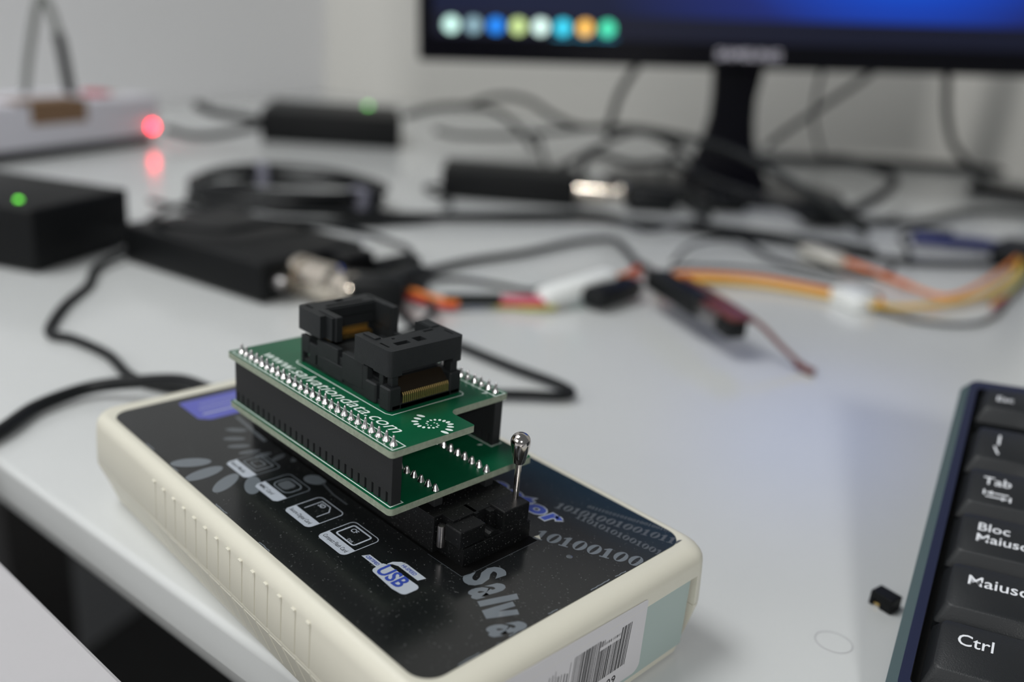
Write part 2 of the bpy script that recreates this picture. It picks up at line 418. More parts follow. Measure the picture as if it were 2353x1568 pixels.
# four card icons with a caption stripe
caps = ['Smart Media', 'MMC Card', 'Secure Digital Card', 'Compact Flash Card']
for k, u0 in enumerate((-57.0, -42.9, -28.8, -14.9)):
    bm = bmesh.new(); outline(bm, rrect(u0, u0+10.1, -8.7, 1.3, 1.3, 5), .22, LZ)
    if k < 2: outline(bm, rrect(u0+1.8, u0+8.3, -4.7, .2, 1.6 if k == 1 else .5, 4), .35, LZ)
    elif k == 2: outline(bm, [(u0+2.2, -4.6), (u0+2.2, .3), (u0+5.6, .3), (u0+7.3, -1.2), (u0+7.3, -4.6)], .22, LZ, closed=False)
    else: outline(bm, rrect(u0+1.5, u0+8.2, -4.7, .3, .6, 4), .42, LZ)
    if k == 0: outline(bm, rrect(u0+3.5, u0+6.6, -3.6, -1, .4, 3), .3, LZ)
    if k == 2: merge(bm, text_bm('SD', 1.9, sx=.9, weight=.02, mtx=T(u0+2.9, -1.5, LZ)))
    if k == 3: merge(bm, text_bm('CF', 1.9, sx=.9, weight=.02, mtx=T(u0+2.5, -1.7, LZ))); merge(bm, text_bm('Disk', 1.0, mtx=T(u0+5.2, -4.3, LZ)))
    ink(bm, M['ink_light'] if k > 1 else M['ink_grey'], name='icon_frame')
    bm = bmesh.new(); pts = [(u0, -5.5), (u0, -7.6), (u0+.9, -8.7), (u0+9.2, -8.7), (u0+10.1, -7.9), (u0+10.1, -5.5)]
    poly_face(bm, pts, LZ+.01); ink(bm, M['ink_light'], name='caption_stripe')
    bm = text_bm(caps[k], 1.55, sx=.68 if k > 1 else .85, weight=.01, mtx=T(u0+.6, -7.7, LZ+.03)); ink(bm, M['ink_black'], name='printed_lettering')
    if k == 1:
        bm = bmesh.new(); poly_face(bm, rrect(u0+2.6, u0+6.6, -4.0, -.6, 1, 4), LZ); ink(bm, M['ink_dim'])
# hi-speed certification badge
bm = bmesh.new()
poly_face(bm, [(-2.5, -5.5), (-1.7, -3.8), (3.4, -3.8), (3.0, -5.5)], LZ)
poly_face(bm, round_poly([(3.0, -7.0), (2.6, -3.6), (3.8, -3.0), (14.4, -2.6), (14.2, -7.0), (10.9, -7.5)], [1.2, .3, .5, 1.2, 1.2, .6], 5), LZ+.005)
poly_face(bm, [(3.3, -3.0), (3.4, -1.6), (4.6, -.1), (6, .35), (12.5, .25), (12.0, -1.6), (5.4, -1.6), (4.1, -2.2), (3.7, -3.0)][::-1], LZ+.01)
ink(bm, M['ink_light'], 'pale certification badge with blue letters', name='badge')
bm = text_bm('USB', 5.3, sx=.86, weight=.13, mtx=T(3.6, -6.5, LZ+.04)); merge(bm, text_bm('CERTIFIED', 1.25, sx=.74, weight=.02, mtx=T(-1.7, -5.1, LZ+.04)))
merge(bm, text_bm('HI-SPEED', 1.35, sx=.84, weight=.02, mtx=T(5.7, -1.15, LZ+.04))); ink(bm, M['ink_blue'], name='printed_lettering')
bm = bmesh.new(); outline(bm, [(3.6, -3.0), (4.2, -2.2), (5.4, -1.75), (12.6, -1.75)], .10, LZ+.03, closed=False); ink(bm, M['ink_black'])
# ring of petals, big and small
for cx, cy, a, b, r in ((-61.9, -15.4, 4.9, 2.3, 62), (-54.9, -15.4, 5.2, 2.2, 97), (-47.6, -13.4, 5.0, 2.0, 122), (-42.9, -8.8, 4.4, 2.0, 150), (-36.6, 4.6, 3.0, 2.2, 20)):
    bm = bmesh.new(); poly_face(bm, ell(cx, cy, a, b, r, 28), LZ-.01); clip_to_label(bm); ink(bm, M['ink_grey'], name='printed_petal')
for cx, cy, a, b, r in ((-72.4, 2.6, 2.9, 1.15, 48), (-67.9, -.4, 2.9, 1.15, 55), (-63.3, -1.5, 2.9, 1.1, 62), (-58.9, -.9, 2.8, 1.0, 75), (-55.3, 1.0, 2.4, 1.0, 92), (-52.0, 3.6, 2.2, 1.0, 110), (-49, 6.6, 2, .9, 125)):
    bm = bmesh.new(); poly_face(bm, ell(cx, cy, a, b, r, 20), LZ-.01); ink(bm, M['ink_dim'], name='printed_petal')
bm = bmesh.new(); outline(bm, [(-80, 6.8), (-74, 6.4), (-68, 5.9), (-62, 5.5)], 1.1, LZ-.01, closed=False); outline(bm, [(-34, 5.2), (-28, 4.2), (-22, 4.2)], .5, LZ-.01, closed=False); ink(bm, M['ink_dim'])
# blue title block near the far end
bm = bmesh.new(); poly_face(bm, round_poly([(-97, -2.4), (-84.5, -2.4), (-82.2, .2), (-82.2, 20), (-97, 20)], [1, 1, 1, 1, 1], 4), LZ); ink(bm, M['ink_blue2'], 'violet-blue printed block')
bm = bmesh.new(); outline(bm, [(-86.5, 0), (-86.5, 9)], .7, LZ+.02, closed=False); outline(bm, [(-90, .5), (-90, 14)], .4, LZ+.02, closed=False); outline(bm, [(-93, 2), (-93, 14)], .3, LZ+.02, closed=False); ink(bm, M['ink_light'])
# binary digits: heavy old-style figures
def digit(bm, ch, x, h, mtx):
    if ch == '0':
        o = ell(h*.36, h*.5, h*.36, h*.5, 0, 22); i = ell(h*.36, h*.5, h*.115, h*.43, -12, 22)
        vo = [bm.verts.new(mtx @ Vector((px+x, py, 0))) for px, py in o]; vi = [bm.verts.new(mtx @ Vector((px+x, py, 0))) for px, py in i]
        for k in range(22): bm.faces.new((vo[k], vo[(k+1) % 22], vi[(k+1) % 22], vi[k]))
        return h*.80
    for pts in ([(0, 0), (.52, 0), (.52, .09), (0, .09)], [(.15, .09), (.38, .09), (.38, 1.0), (.15, .86)], [(0, .80), (0, .72), (.15, .76), (.15, .86)], [(0, .8), (.15, .86), (.38, 1.0), (.24, 1.0)]):
        bm.faces.new([bm.verts.new(mtx @ Vector((px*h+x, py*h, 0))) for px, py in pts])
    return h*.64
def digits(s, x, y, rot, h, m, sh=.12, z=LZ):
    bm = bmesh.new(); mt = T(x, y, z, rot) @ Matrix(((1, sh, 0, 0), (0, 1, 0, 0), (0, 0, 1, 0), (0, 0, 0, 1))); c = 0
    for ch in s: c += digit(bm, ch, c, h, mt)
    clip_to_label(bm); ink(bm, m, name='printed_digits')
digits('101001001', 15.0, 29.5, 25, 4.3, M['ink_grey'])
digits('11010101001001011', 15.0, 44.2, 8.5, 2.3, M['ink_dim'], sh=-.15)
digits('1010100100101101', 8.6, 43.6, 20.5, 3.0, M['ink_dim'])
digits('0111101010100100100101', 13.4, 50.2, 20.6, 1.35, M['ink_dim'])
# big blue word by the lever
bm = text_bm('ector', 7.4, sx=1.18, shear=.1, weight=.66, mtx=T(-9.6, 38.4, LZ, -2), spacing=1.2); ink(bm, M['ink_light'], name='printed_lettering')
bm = text_bm('ector', 7.4, sx=1.18, shear=.1, weight=.36, mtx=T(-9.6, 38.4, LZ+.03, -2), spacing=1.2); ink(bm, M['ink_blue'], name='printed_lettering')
# grey condensed word running off the near edge
bm = bmesh.new()
for ch, x, y, rot, sz, sx in (('S', 16.4, 6.7, -10, 12.9, .72), ('a', 20.9, 4.7, -16, 15.8, .50), ('a', 31.9, -.2, -24, 15.6, .50), ('t', 36.2, -2.2, -26, 11.0, .8)):
    merge(bm, text_bm(ch, sz, sx=sx, weight=.5, mtx=T(x, y, LZ, rot)))
poly_face(bm, [(27.6, 2.22), (29.27, 9.21), (30.71, 8.62), (29.82, 4.71), (31.7, 8.12), (33.1, 7.33), (30.1, 1.16)], LZ)
poly_face(bm, [(24.83, 3.49), (27.88, 11.76), (29.46, 10.81), (26.51, 2.77)], LZ)
clip_to_label(bm); ink(bm, M['ink_grey'], 'grey condensed lettering', name='printed_lettering')
# scuffed rim of the label and dents
bm = bmesh.new()
for (x, y, ln, r) in ((36.7, 25, 7, 90), (36.8, 33, 4, 90), (36.7, 1, 5, 90), (36.8, -12, 6, 90), (36.7, 12, 3, 90), (-40, -19.9, 6, 0), (-78, -19.8, 5, 0), (-20, -20.0, 5, 0), (-62, -19.9, 3, 0)):
    pts = []
    N = 9
    for i in range(N): pts.append((x+(ln*i/N if r == 0 else random.uniform(-.12, .12)), y+(ln*i/N if r else random.uniform(-.12, .12))))
    outline(bm, pts, random.uniform(.18, .4), LZ+.005, closed=False)
ink(bm, M['ink_grey'], 'scuffed pale edge chips', name='scuff')['kind'] = 'stuff'
bm = bmesh.new(); lathe(bm, [(0, .12), (.45, .1), (.75, 0)], 16, Matrix.Translation((25.4, 30.7, LZ-.01))); ink(bm, M['ink_dim'], name='bump')
bm = bmesh.new(); poly_face(bm, [(14.8, 30.2), (16.6, 30.6), (15.1, 31.6)], LZ+.004); ink(bm, M['case'], name='scuff')
bm = bmesh.new(); outline(bm, [(5.6, 6.3), (16.4, 6.6), (16.9, 7.4), (16.6, 29.6)], .12, LZ+.006, closed=False); ink(bm, M['ink_dim'], name='cutout_edge')
bm = bmesh.new(); poly_face(bm, [(-70, 6.4), (16.4, 6.7), (16.5, 29.6), (-70, 29.8)], LZ+.003); ink(bm, M['gap_shade'], name='cutout_shade')  # no real hole: black patch paints the shaded gap round the socket
# bar-code sticker on the end panel
st = bmesh.new()
pts = round_poly([(-14, 4.6), (39.2, 3.6), (37.7, 23.8), (-14, 25.3)], [1, 2.2, 1.0, 1], 6)
top = [st.verts.new((42.1+(z-4)*.046, y, z)) for y, z in pts]; st.faces.new(top)
bot = [st.verts.new((v.co.x-.12, v.co.y, v.co.z)) for v in top]; st.faces.new(bot[::-1])
for i in range(len(top)):
    j = (i+1) % len(top); st.faces.new((top[i], bot[i], bot[j], top[j]))
sticker = link('barcode_sticker', st, M['paper'], reader); sticker['label'] = 'white paper sticker with black bar code'
random.seed(3); bm = bmesh.new()
def bar(y0, y1, z0, z1):
    xs = lambda z: 42.14+(z-4)*.046
    bm.faces.new([bm.verts.new((xs(z), y, z)) for y, z in ((y0, z0), (y1, z0), (y1+.05, z1), (y0+.05, z1))])
y = -1.5
while y < 14.2:
    w = random.choice((.12, .2, .3)); bar(y, y+w, 9.5, random.uniform(16, 20)); y += w+random.uniform(.3, .8)
y = 14.4
while y < 33.2:
    w = random.choice((.14, .14, .22, .4)); top_z = 20.1
    if 22.5 < y < 29.3: bar(y, y+w, 8.6, 17.3); bar(y, y+w*.7, 18.2, 19.7 if y < 24 else 18.9)
    else: bar(y, y+w, 8.6, 20.1)
    y += w+random.choice((.14, .22, .34))
o = link('bar_code', bm, M['ink_black'], sticker)
bm = text_bm('7009', 3.1, spacing=1.15, mtx=Matrix(((0, .046, 1, 42.22), (1, 0, 0, 23.6), (0, 1, 0, 5.0), (0, 0, 0, 1)))); link('printed_digits', bm, M['ink_black'], sticker)

# lever socket on top of the reader
zif = None
bm = bmesh.new()
box(bm, -72, 5.9, 7.2, 29.4, 27.9, 37.0, bev=.25)
box(bm, 5.7, 14.1, 8.9, 29.3, 27.9, 32.3, bev=.15)
box(bm, 5.7, 9.6, 9.6, 29.0, 32.0, 37.0, bev=.15)
box(bm, 8.6, 13.7, 8.1, 15.4, 32.3, 36.5, bev=.3)
box(bm, 8.6, 14.0, 20.6, 28.6, 31.9, 37.3, bev=.3)
box(bm, 5.7, 10.2, 15.6, 16.6, 32, 37.0, bev=.1); box(bm, 9.5, 13.2, 24.4, 29.2, 31.0, 33, bev=.1)
box(bm, 8.4, 11.2, 18.9, 20.8, 32, 36.8, bev=.15)
lathe(bm, [(0, -2.5), (2.3, -2.5), (2.3, 2.5), (0, 2.5)], 20, Matrix.Translation((11.2, 18.0, 31.2)) @ Matrix.Rotation(math.pi/2, 4, 'Y'))
zif = link('lever_socket', bm, M['zif'], reader); zif['label'] = 'dusty black lever socket'
bm = bmesh.new(); lathe(bm, [(0, 0), (.95, 0), (.98, .3), (.95, 4.8), (.85, 5.15), (0, 5.2)], 20, Matrix.Translation((7.4, 8.3, 30.2)))
link('hinge_pin', bm, M['steel'], zif, smooth=True, angle=40)
bm = bmesh.new()
lathe(bm, [(0, 0), (.72, 0), (.72, 9.6), (0, 9.6)], 16, Matrix.Translation((10.6, 27.3, 36.9)))
link('lever_rod', bm, M['chrome'], zif, smooth=True, angle=40)
bm = bmesh.new()
kp = [(.0, 44.9), (1.15, 44.95), (1.35, 45.2), (1.72, 46.8), (2.05, 48.4), (2.28, 49.9)]
for a in range(0, 91, 9): kp.append((2.3*math.cos(math.radians(a)), 50.2+2.25*math.sin(math.radians(a))))
kp[-1] = (0, kp[-1][1])
lathe(bm, kp, 40, Matrix.Translation((10.6, 27.3, 1.1)))
link('lever_knob', bm, M['chrome'], zif, smooth=True, angle=50)

# ------------------------------------------------------------------ green adapter boards
Z1, Z2 = 54.0, 40.63
adp = thing('adapter', 'stacked green adapter circuit boards carrying a black chip socket', 'circuit board')
up = round_poly([(-66.3, -2.4), (2.6, -2.4), (2.6, 20.6), (-6.5, 20.6), (-6.5, 39.6), (-66.3, 39.6)], [.6, 1.0, .5, 2.2, .6, .6], 6)
bm = bmesh.new(); prism(bm, up, Z1-1.6, Z1, 0, 1)
ub = link('circuit_board', bm, [M['pcb'], M['pcbedge']], adp); ub['label'] = 'upper green board with white lettering'
lo = round_poly([(-65.5, -2.5), (2.9, -2.5), (2.9, 40.0), (-65.5, 40.0)], [.6, 1.2, .8, .6], 6)
bm = bmesh.new(); prism(bm, lo, Z2-1.6, Z2, 0, 1)
lb = link('circuit_board', bm, [M['pcb'], M['pcbedge']], adp); lb['label'] = 'lower green board'
# pin headers between the boards, comb slots along the foot
def header(y, npin, ulast, nm='pin_header'):
    bm = bmesh.new(); y0, y1 = y-1.25, y+1.25; zt, zb = Z1-1.62, Z2+.02; zs = zb+2.7
    x0 = ulast-(npin-1)*2.54-1.27; x1 = ulast+1.27+.35
    box(bm, x0, x1, y0, y1, zs, zt)
    for k in range(npin+1):
        c = ulast+1.27-k*2.54
        a = c-.9+(-.2 if k == 0 else 0); b = c+.9
        if k == 0: a, b = c-.9, x1
        if k == npin: a = x0
        box(bm, max(a, x0), min(b, x1), y0, y1, zb, zs)
    box(bm, x0, x1-1.2, y-.7, y+.7, zb, zs)
    return link(nm, bm, M['header'], adp)
header(0, 26, 0); header(37.22, 22, -8.56)
# solder points
bm = bmesh.new()
lathe(bm, [(1.0, 0), (.93, .12), (.62, .5), (.42, 1.0), (.33, 1.6), (.28, 2.3), (.12, 2.55), (0, 2.6)], 12)
pinA = bm
def pin_mesh(prof, name):
    b = bmesh.new(); lathe(b, prof, 12); me = bpy.data.meshes.new(name); bmesh.ops.recalc_face_normals(b, faces=b.faces[:]); b.to_mesh(me); b.free(); me.transform(Matrix.Scale(S, 4))
    me.materials.append(M['solder']); me.polygons.foreach_set('use_smooth', [True]*len(me.polygons)); return me
bm.free()
tallP = [pin_mesh([(.98, 0), (.9, .12), (w, .5), (w*.66, 1.0), (.33, 1.6), (.27, 2.2), (.12, 2.45), (0, 2.5)], 'solder_pin') for w in (.70, .76, .64)]
lowP = [pin_mesh([(.92, 0), (.86, .12), (.70, .55), (.44, 1.25), (.22, 1.7), (0, 1.82)], 'solder_cone')]
def pins(ml, n, ulast, y, z, par, nm):
    for k in range(n):
        o = bpy.data.objects.new(nm, ml[(k*7+k//3) % len(ml)]); COL.objects.link(o); o.parent = par
        o.location = Vector((ulast-k*2.54, y, z))*S; o.rotation_euler = (random.uniform(-.05, .05), random.uniform(-.05, .05), random.uniform(0, 6))
        o.scale = (1, 1, random.uniform(.9, 1.06))
pins(tallP, 26, 0, 0, Z1, ub, 'solder_pin'); pins(tallP, 22, -8.56, 37.22, Z1, ub, 'solder_pin')
pins(lowP, 24, 1.88, 10.68, Z2, lb, 'solder_cone'); pins(lowP, 24, 1.88, 25.92, Z2, lb, 'solder_cone')
# plug pins under the lower board
for y in (10.68, 25.92):
    bm = bmesh.new(); x0, x1 = 1.88-23*2.54-1.27, 1.88+1.27
    box(bm, x0, x1, y-1.2, y+1.2, Z2-3.3, Z2-1.62, bev=.1)
    link('plug_strip', bm, M['header'], adp)
    bm = bmesh.new()
    for k in range(24): u = 1.88-k*2.54; box(bm, u-.25, u+.25, y-.25, y+.25, 32.6, Z2-1.7)
    o = link('plug_pins', bm, M['steel'], adp)
# silkscreen
bm = bmesh.new(); z = Z1+.015
outline(bm, [(-65.2, 1.69), (-65.2, -1.69), (1.88, -1.69), (1.88, 1.69)], .24, z)
outline(bm, [(-64.3, 38.75), (-64.3, 35.5), (-6.7, 35.5), (-6.7, 38.75)], .24, z)
outline(bm, [(-51.3, 9.2), (-51.2, 8.5), (-50.4, 7.9), (-13.5, 7.9), (-11.9, 8.6), (-11.7, 29.4), (-12.5, 30.3), (-14, 30.4)], .22, z, closed=False)
poly_face(bm, ell(-9.6, 34.6, .75, .22, 60, 10), z)
link('silkscreen', bm, M['silk'], ub)
bm = bmesh.new(); z = Z2+.015
outline(bm, [(-65.0, 1.69), (-65.0, -1.69), (1.88, -1.69), (1.88, 1.69)], .26, z)
outline(bm, [(-64.3, 38.9), (-64.3, 35.5), (-6.7, 35.5), (-6.7, 38.9)], .24, z); poly_face(bm, ell(-9.0, 33.9, .7, .25, 60, 10), z)
link('silkscreen', bm, M['silk'], lb)
bm = text_bm('www.salvationdata.com', 4.9, shear=.28, weight=.0, mtx=T(0, 0, Z1+.02), spacing=1.0)
xs = [v.co.x for v in bm.verts]; w = max(xs)-min(xs)
bmesh.ops.transform(bm, matrix=T(-60.2, 3.45, 0) @ Matrix.Diagonal((55.4/w, 1, 1, 1)), verts=bm.verts)
o = link('printed_lettering', bm, M['silk'], ub); o['label'] = 'white web address lettering'
bm = bmesh.new()
Aa = [(-8.0, 13.7), (-7.3, 12.2), (-6.5, 10.8), (-5.2, 10.2), (-4.0, 10.1), (-3.0, 10.5), (-2.2, 11.3), (-1.6, 12.1), (-1.5, 13.0), (-2.0, 13.8), (-2.8, 14.1), (-3.5, 13.9)]
Bb = [(1.5, 12.7), (1.1, 14.3), (.1, 15.5), (-.9, 16.4), (-2.0, 16.6), (-3.0, 16.3), (-3.9, 15.8), (-4.6, 15.0), (-4.95, 14.1), (-4.8, 13.1), (-4.2, 12.3), (-3.4, 12.0), (-2.8, 12.4)]
c0 = Vector((-3.3, 13.2))
for L_ in (Aa, Bb):
    for i, p in enumerate(L_):
        f = 1-i/len(L_); d = Vector(p)-c0; ang = math.degrees(math.atan2(d.y, d.x))
        nxt = Vector(L_[min(i+1, len(L_)-1)])-Vector(L_[max(i-1, 0)]); ang = math.degrees(math.atan2(nxt.y, nxt.x))+90
        poly_face(bm, ell(p[0], p[1], .22+.72*f*f+.1*f, .14+.36*f, ang, 14), Z1+.02)
o = link('printed_spiral', bm, M['silk'], ub); o['label'] = 'white spiral of dots'

# ------------------------------------------------------------------ chip socket on the upper board
bs = bmesh.new(); z = Z1
def b_(x0, x1, y0, y1, z0, z1, bev=.12): box(bs, x0, x1, y0, y1, z+z0, z+z1, bev=bev, seg=1)
b_(-50.2, -13.3, 9.6, 29.6, 0.02, 1.3)                                # foot
for y0, y1 in ((9.3, 10.9), (28.3, 29.8)):                            # side walls of the base
    b_(-43.4, -34.6, y0, y1, 4.0, 8.2); b_(-44, -28, y0, y1, 1.2, 4.1); b_(-40.5, -32.4, y0-.1, y1+.1, .6, 4.4)
    b_(-32.6, -24.3, y0-.1, y1+.1, 1.6, 8.3); b_(-28.4, -22.6, y0, y1, 0, 8); b_(-34.8, -32.4, y0+.5, y1-.3, 4, 6.3)
    b_(-50.6, -47.0, y0, y1, 3.1, 7.4); b_(-50.6, -49.6, y0, y1, 0, 3.3); b_(-46.9, -43.2, y0, y1, .8, 6.3)
    b_(-22.9, -18.8, y0-.35, y1+.35, 0, 4.9, .35); b_(-18.9, -17.4, y0+.6, y1-.6, .2, 8.8)
b_(-17.2, -13.3, 8.7, 12.2, 0, 5.6, .35)                              # front corner posts
b_(-17.2, -13.3, 26.6, 30.1, 0, 5.7, .35)
b_(-16.2, -14.4, 10.2, 12.0, 5.4, 8.8); b_(-16.4, -14.0, 27.2, 29.2, 5.4, 8.9)
b_(-14.1, -13.3, 12.0, 26.8, 0, 1.6, .1)                              # sill under the contact row
b_(-50.6, -47.5, 12, 28.4, 0, 9.2); b_(-47.4, -41.5, 27.9, 29.6, .2, 9.2)
b_(-41.5, -21.5, 12.0, 27.5, 5.2, 6.5, .2)                            # seat for the chip
b_(-43, -20, 11, 28.3, .9, 5.3)
base = link('chip_socket', bs, M['abs_soc'], adp); base['label'] = 'black plastic chip socket with gold contacts'
def cover(x0, x1, sgn):
    """one end of the sprung cover: a deep cap with two arms reaching inwards"""
    bm = bmesh.new(); Y0, Y1 = 8.5, 30.0; top = z+14.5
    def c(a, b, y0, y1, z0, z1, bev=.3): box(bm, min(a, b), max(a, b), y0, y1, z+z0, z+z1, bev=bev, seg=2)
    return bm, c, top
# near cap
cut = bmesh.new(); bm = bmesh.new()
prism(bm, round_poly([(-27.0, 8.5), (-13.2, 8.5), (-13.2, 30.1), (-27.0, 30.1)], [.5, 1.1, 1.1, .5], 4), z+8.4, z+14.6)
box(cut, -30, -21.4, 12.6, 26.4, z+8, z+15); box(cut, -30, -25.4, 11.9, 13, z+8, z+15)
for (a, b2, c_, d) in ((-19.2, -15.9, 9.9, 10.5), (-17.7, -15.9, 12.5, 16.4), (-18.3, -15.7, 18.2, 20.9), (-18.7, -15.4, 28.2, 28.8), (-20.7, -19.9, 23.4, 26.4)):
    box(cut, a, b2, c_, d, z+13.3, z+15)
lathe(cut, [(0, z+13.6), (.45, z+13.6), (.45, z+15), (0, z+15)], 12, Matrix.Translation((-20.0, 14.4, 0)))
box(cut, -22.9, -19.2, 7, 12, z+5, z+8.7)
box(cut, -16.5, -12, 12, 27, z+5, z+9.4)
cut_ = cut
def socket_part(name, bm, cut):
    o = boolean(name, bm, cut, M['abs_soc'], base); return o
near = socket_part('socket_cover', bm, cut)
bm = bmesh.new()
box(bm, -26.2, -21.4, 10.4, 12.0, z+14.5, z+14.95, bev=.15); box(bm, -26.6, -21.4, 26.9, 29.2, z+14.4, z+14.9, bev=.15); box(bm, -17.4, -16.2, 13.0, 14.2, z+13.25, z+13.7); box(bm, -17.0, -16.2, 14.7, 15.6, z+13.25, z+13.7)
link('cover_lip', bm, M['abs_soc'], base)
# far cap
cut = bmesh.new(); bm = bmesh.new()
prism(bm, round_poly([(-51.6, 8.8), (-38.6, 8.8), (-38.6, 30.1), (-51.6, 30.1)], [1, .5, .5, 1], 4), z+8.9, z+14.6)
box(cut, -46.2, -36, 12.9, 27.9, z+8, z+15.2); box(cut, -41.4, -36, 7, 10.3, z+8, z+16)
for (a, b2, c_, d) in ((-50.8, -47.8, 10.5, 11.2), (-51.0, -49.2, 18.8, 21.1), (-48.1, -47.2, 14.6, 25.6), (-50.5, -47.6, 28.7, 29.2)):
    box(cut, a, b2, c_, d, z+13.3, z+15)
socket_part('socket_cover', bm, cut)
bm = bmesh.new()
box(bm, -45.6, -37.8, 11.0, 12.9, z+8.6, z+14.9, bev=.2); box(bm, -41.6, -37.9, 28.0, 29.8, z+5.5, z+14.8, bev=.2)
box(bm, -46.9, -45.6, 12.5, 28, z+11.9, z+14.3, bev=.1)
link('cover_lip', bm, M['abs_soc'], base)
# sprung contacts
def contact_bm(flip, x, w=.17):
    bm = bmesh.new(); P = [(x, 1.5), (x, 3.35), (x-.35*flip, 3.95)]
    for (xa, za), (xb, zb) in zip(P, P[1:]):
        d = Vector((xb-xa, zb-za)).normalized(); nx, nz = -d.y*.06, d.x*.06
        vs_ = [bm.verts.new((px+s1*nx, yy, z+pz+s1*nz)) for yy in (-w/2, w/2) for (px, pz) in ((xa, za), (xb, zb)) for s1 in (-1, 1)]
        for f in ((0, 1, 3, 2), (4, 6, 7, 5), (0, 2, 6, 4), (1, 5, 7, 3)): bm.faces.new([vs_[i] for i in f])
    return bm
c0o = link('contact', contact_bm(1, -13.25, .30), M['gold'], base); c0o.location = (0, 12.7*S, 0)
for k in range(1, 24):
    o = c0o.copy(); COL.objects.link(o); o.location = (0, (12.7+k*.572)*S, 0)
bm = bmesh.new(); box(bm, -46.9, -46.4, -.13, .13, z+6.3, z+10.0); box(bm, -46.5, -44.6, -.13, .13, z+7.0, z+7.3); box(bm, -44.8, -44.5, -.13, .13, z+6.2, z+7.3)
cb = bmesh.new()
for k in range(47): box(cb, -3.9, 0, -.11, .11, -.25, .12, mtx=Matrix.Translation((-13.55, 12.6+k*.288, z+4.0)) @ Matrix.Rotation(math.radians(40), 4, 'Y'))
o = link('contact_comb', cb, mat('brown_black_comb', (.014, .010, .006, 1), .5, spec=.2), base); o['kind'] = 'stuff'
c1o = link('contact', bm, M['gold'], base); c1o.location = (0, 13.2*S, 0)
for k in range(1, 24):
    o = c1o.copy(); COL.objects.link(o); o.location = (0, (13.2+k*.572)*S, 0)
bm = bmesh.new(); lathe(bm, [(0, 0), (.9, 0), (.9, .1), (0, .1)], 8)
bm.free()
bm = bmesh.new()
sp = [Vector((-30.6+.55*math.cos(t), 9.9+.55*math.sin(t), z+1.5+t*.13)) for t in [k*.5 for k in range(40)]]; tube(bm, sp, .12, 6); link('coil_spring', bm, M['solder'], base, smooth=True)

# ------------------------------------------------------------------ keyboard, propped on its feet
ey = Vector((math.cos(math.radians(106.2))*math.cos(math.radians(16.5)), math.sin(math.radians(106.2))*math.cos(math.radians(16.5)), math.sin(math.radians(16.5))))
ex0 = Vector((math.sin(math.radians(106.2)), -math.cos(math.radians(106.2)), 0)); n0 = ex0.cross(ey)
ex = ex0*math.cos(math.radians(6.1))+n0*math.sin(math.radians(6.1)); nz = ex.cross(ey)
O = Vector((69.7, 146.0, 30.5))
KM = Matrix(((ex.x, ey.x, nz.x, O.x*S), (ex.y, ey.y, nz.y, O.y*S), (ex.z, ey.z, nz.z, O.z*S), (0, 0, 0, 1)))
kb = thing('keyboard', 'dark navy keyboard with black keys and teal-grey side at the right', 'keyboard', mtx=KM)
X1, Yb, Yt = 300, -78.5, 50.0; xL = -7.6
bm = bmesh.new()
out_ = rrect(xL, X1, Yb, Yt, 3.5, 6); inn = rrect(xL+2.6, X1-2.6, Yb+2, Yt-1.6, 2.6, 6); well = rrect(-2.7, X1-8, -73.5, 44.5, 1, 6)
rings = [[bm.verts.new((x, y, zz)) for x, y in ps] for ps, zz in ((rrect(xL+3, X1-3, Yb+3, Yt-3, 3, 6), -6.9), (out_, -4.5), (out_, -2.9), (inn, .35), (well, .2), (well, -5.0))]
for ri, (a, b) in enumerate(zip(rings, rings[1:])):
    for i in range(len(a)):
        j = (i+1) % len(a); f = bm.faces.new((a[i], a[j], b[j], b[i])); f.material_index = [1, 1, 1, 0, 2][ri]
bm.faces.new(rings[0][::-1]).material_index = 1; bm.faces.new(rings[-1]).material_index = 2
link('housing', bm, [M['kb_top'], M['kb_side'], M['kb_well']], kb, smooth=True, angle=30)
for x in (25, 270):
    bm = bmesh.new(); p = KM @ Vector((x*S, 36*S, -7*S)); hgt = p.z/S
    dn = KM.to_3x3().inverted() @ Vector((0, 0, -1))
    box(bm, x-9, x+9, 33, 39, -7, -6)
    tp = [bm.verts.new((x+sx*9, 36+sy*3, -6.5)) for sx, sy in ((-1, -1), (1, -1), (1, 1), (-1, 1))]
    bt = []
    for v in tp:
        w = KM @ (v.co*S); k = (w.z/S-.05); bt.append(bm.verts.new(v.co+dn*k))
    bm.faces.new(bt); bm.faces.new(tp[::-1])
    for i in range(4): bm.faces.new((tp[i], tp[(i+1) % 4], bt[(i+1) % 4], bt[i]))
    link('foot', bm, M['kb_well'], kb)
def keycap(x0, y1, w, h, legends=(), lip=True):
    """x0,y1: far left corner of the key cell; w,h cell size"""
    bm = bmesh.new(); x1 = x0+w-.8; y0 = y1-h+.8
    secs = [(rrect(x0, x1, y0, y1, .9, 3), -4.2), (rrect(x0+.3, x1-.3, y0+.2, y1-.2, .9, 3), -1.0), (rrect(x0+2.2, x1-2.2, y0+2.6, y1-1.1, 1.6, 3), 2.7), (rrect(x0+2.7, x1-2.7, y0+3.1, y1-1.6, 1.5, 3), 2.95)]
    rg = [[bm.verts.new((x, y, zz)) for x, y in p] for p, zz in secs]
    for a, b in zip(rg, rg[1:]):
        for i in range(len(a)): bm.faces.new((a[i], a[(i+1) % len(a)], b[(i+1) % len(a)], b[i]))
    bm.faces.new(rg[-1])
    k = link('keycap', bm, M['key'], kb, smooth=True, angle=28)
    for s, lx, ly, size, sx in legends:
        if callable(s): lbm = s()
        else: lbm = text_bm(s, size*1.1, sx=sx, weight=.03)
        bmesh.ops.transform(lbm, matrix=T(lx, ly-1.2, 3.0), verts=lbm.verts)
        link('legend', lbm, M['legend'], k)
    return k
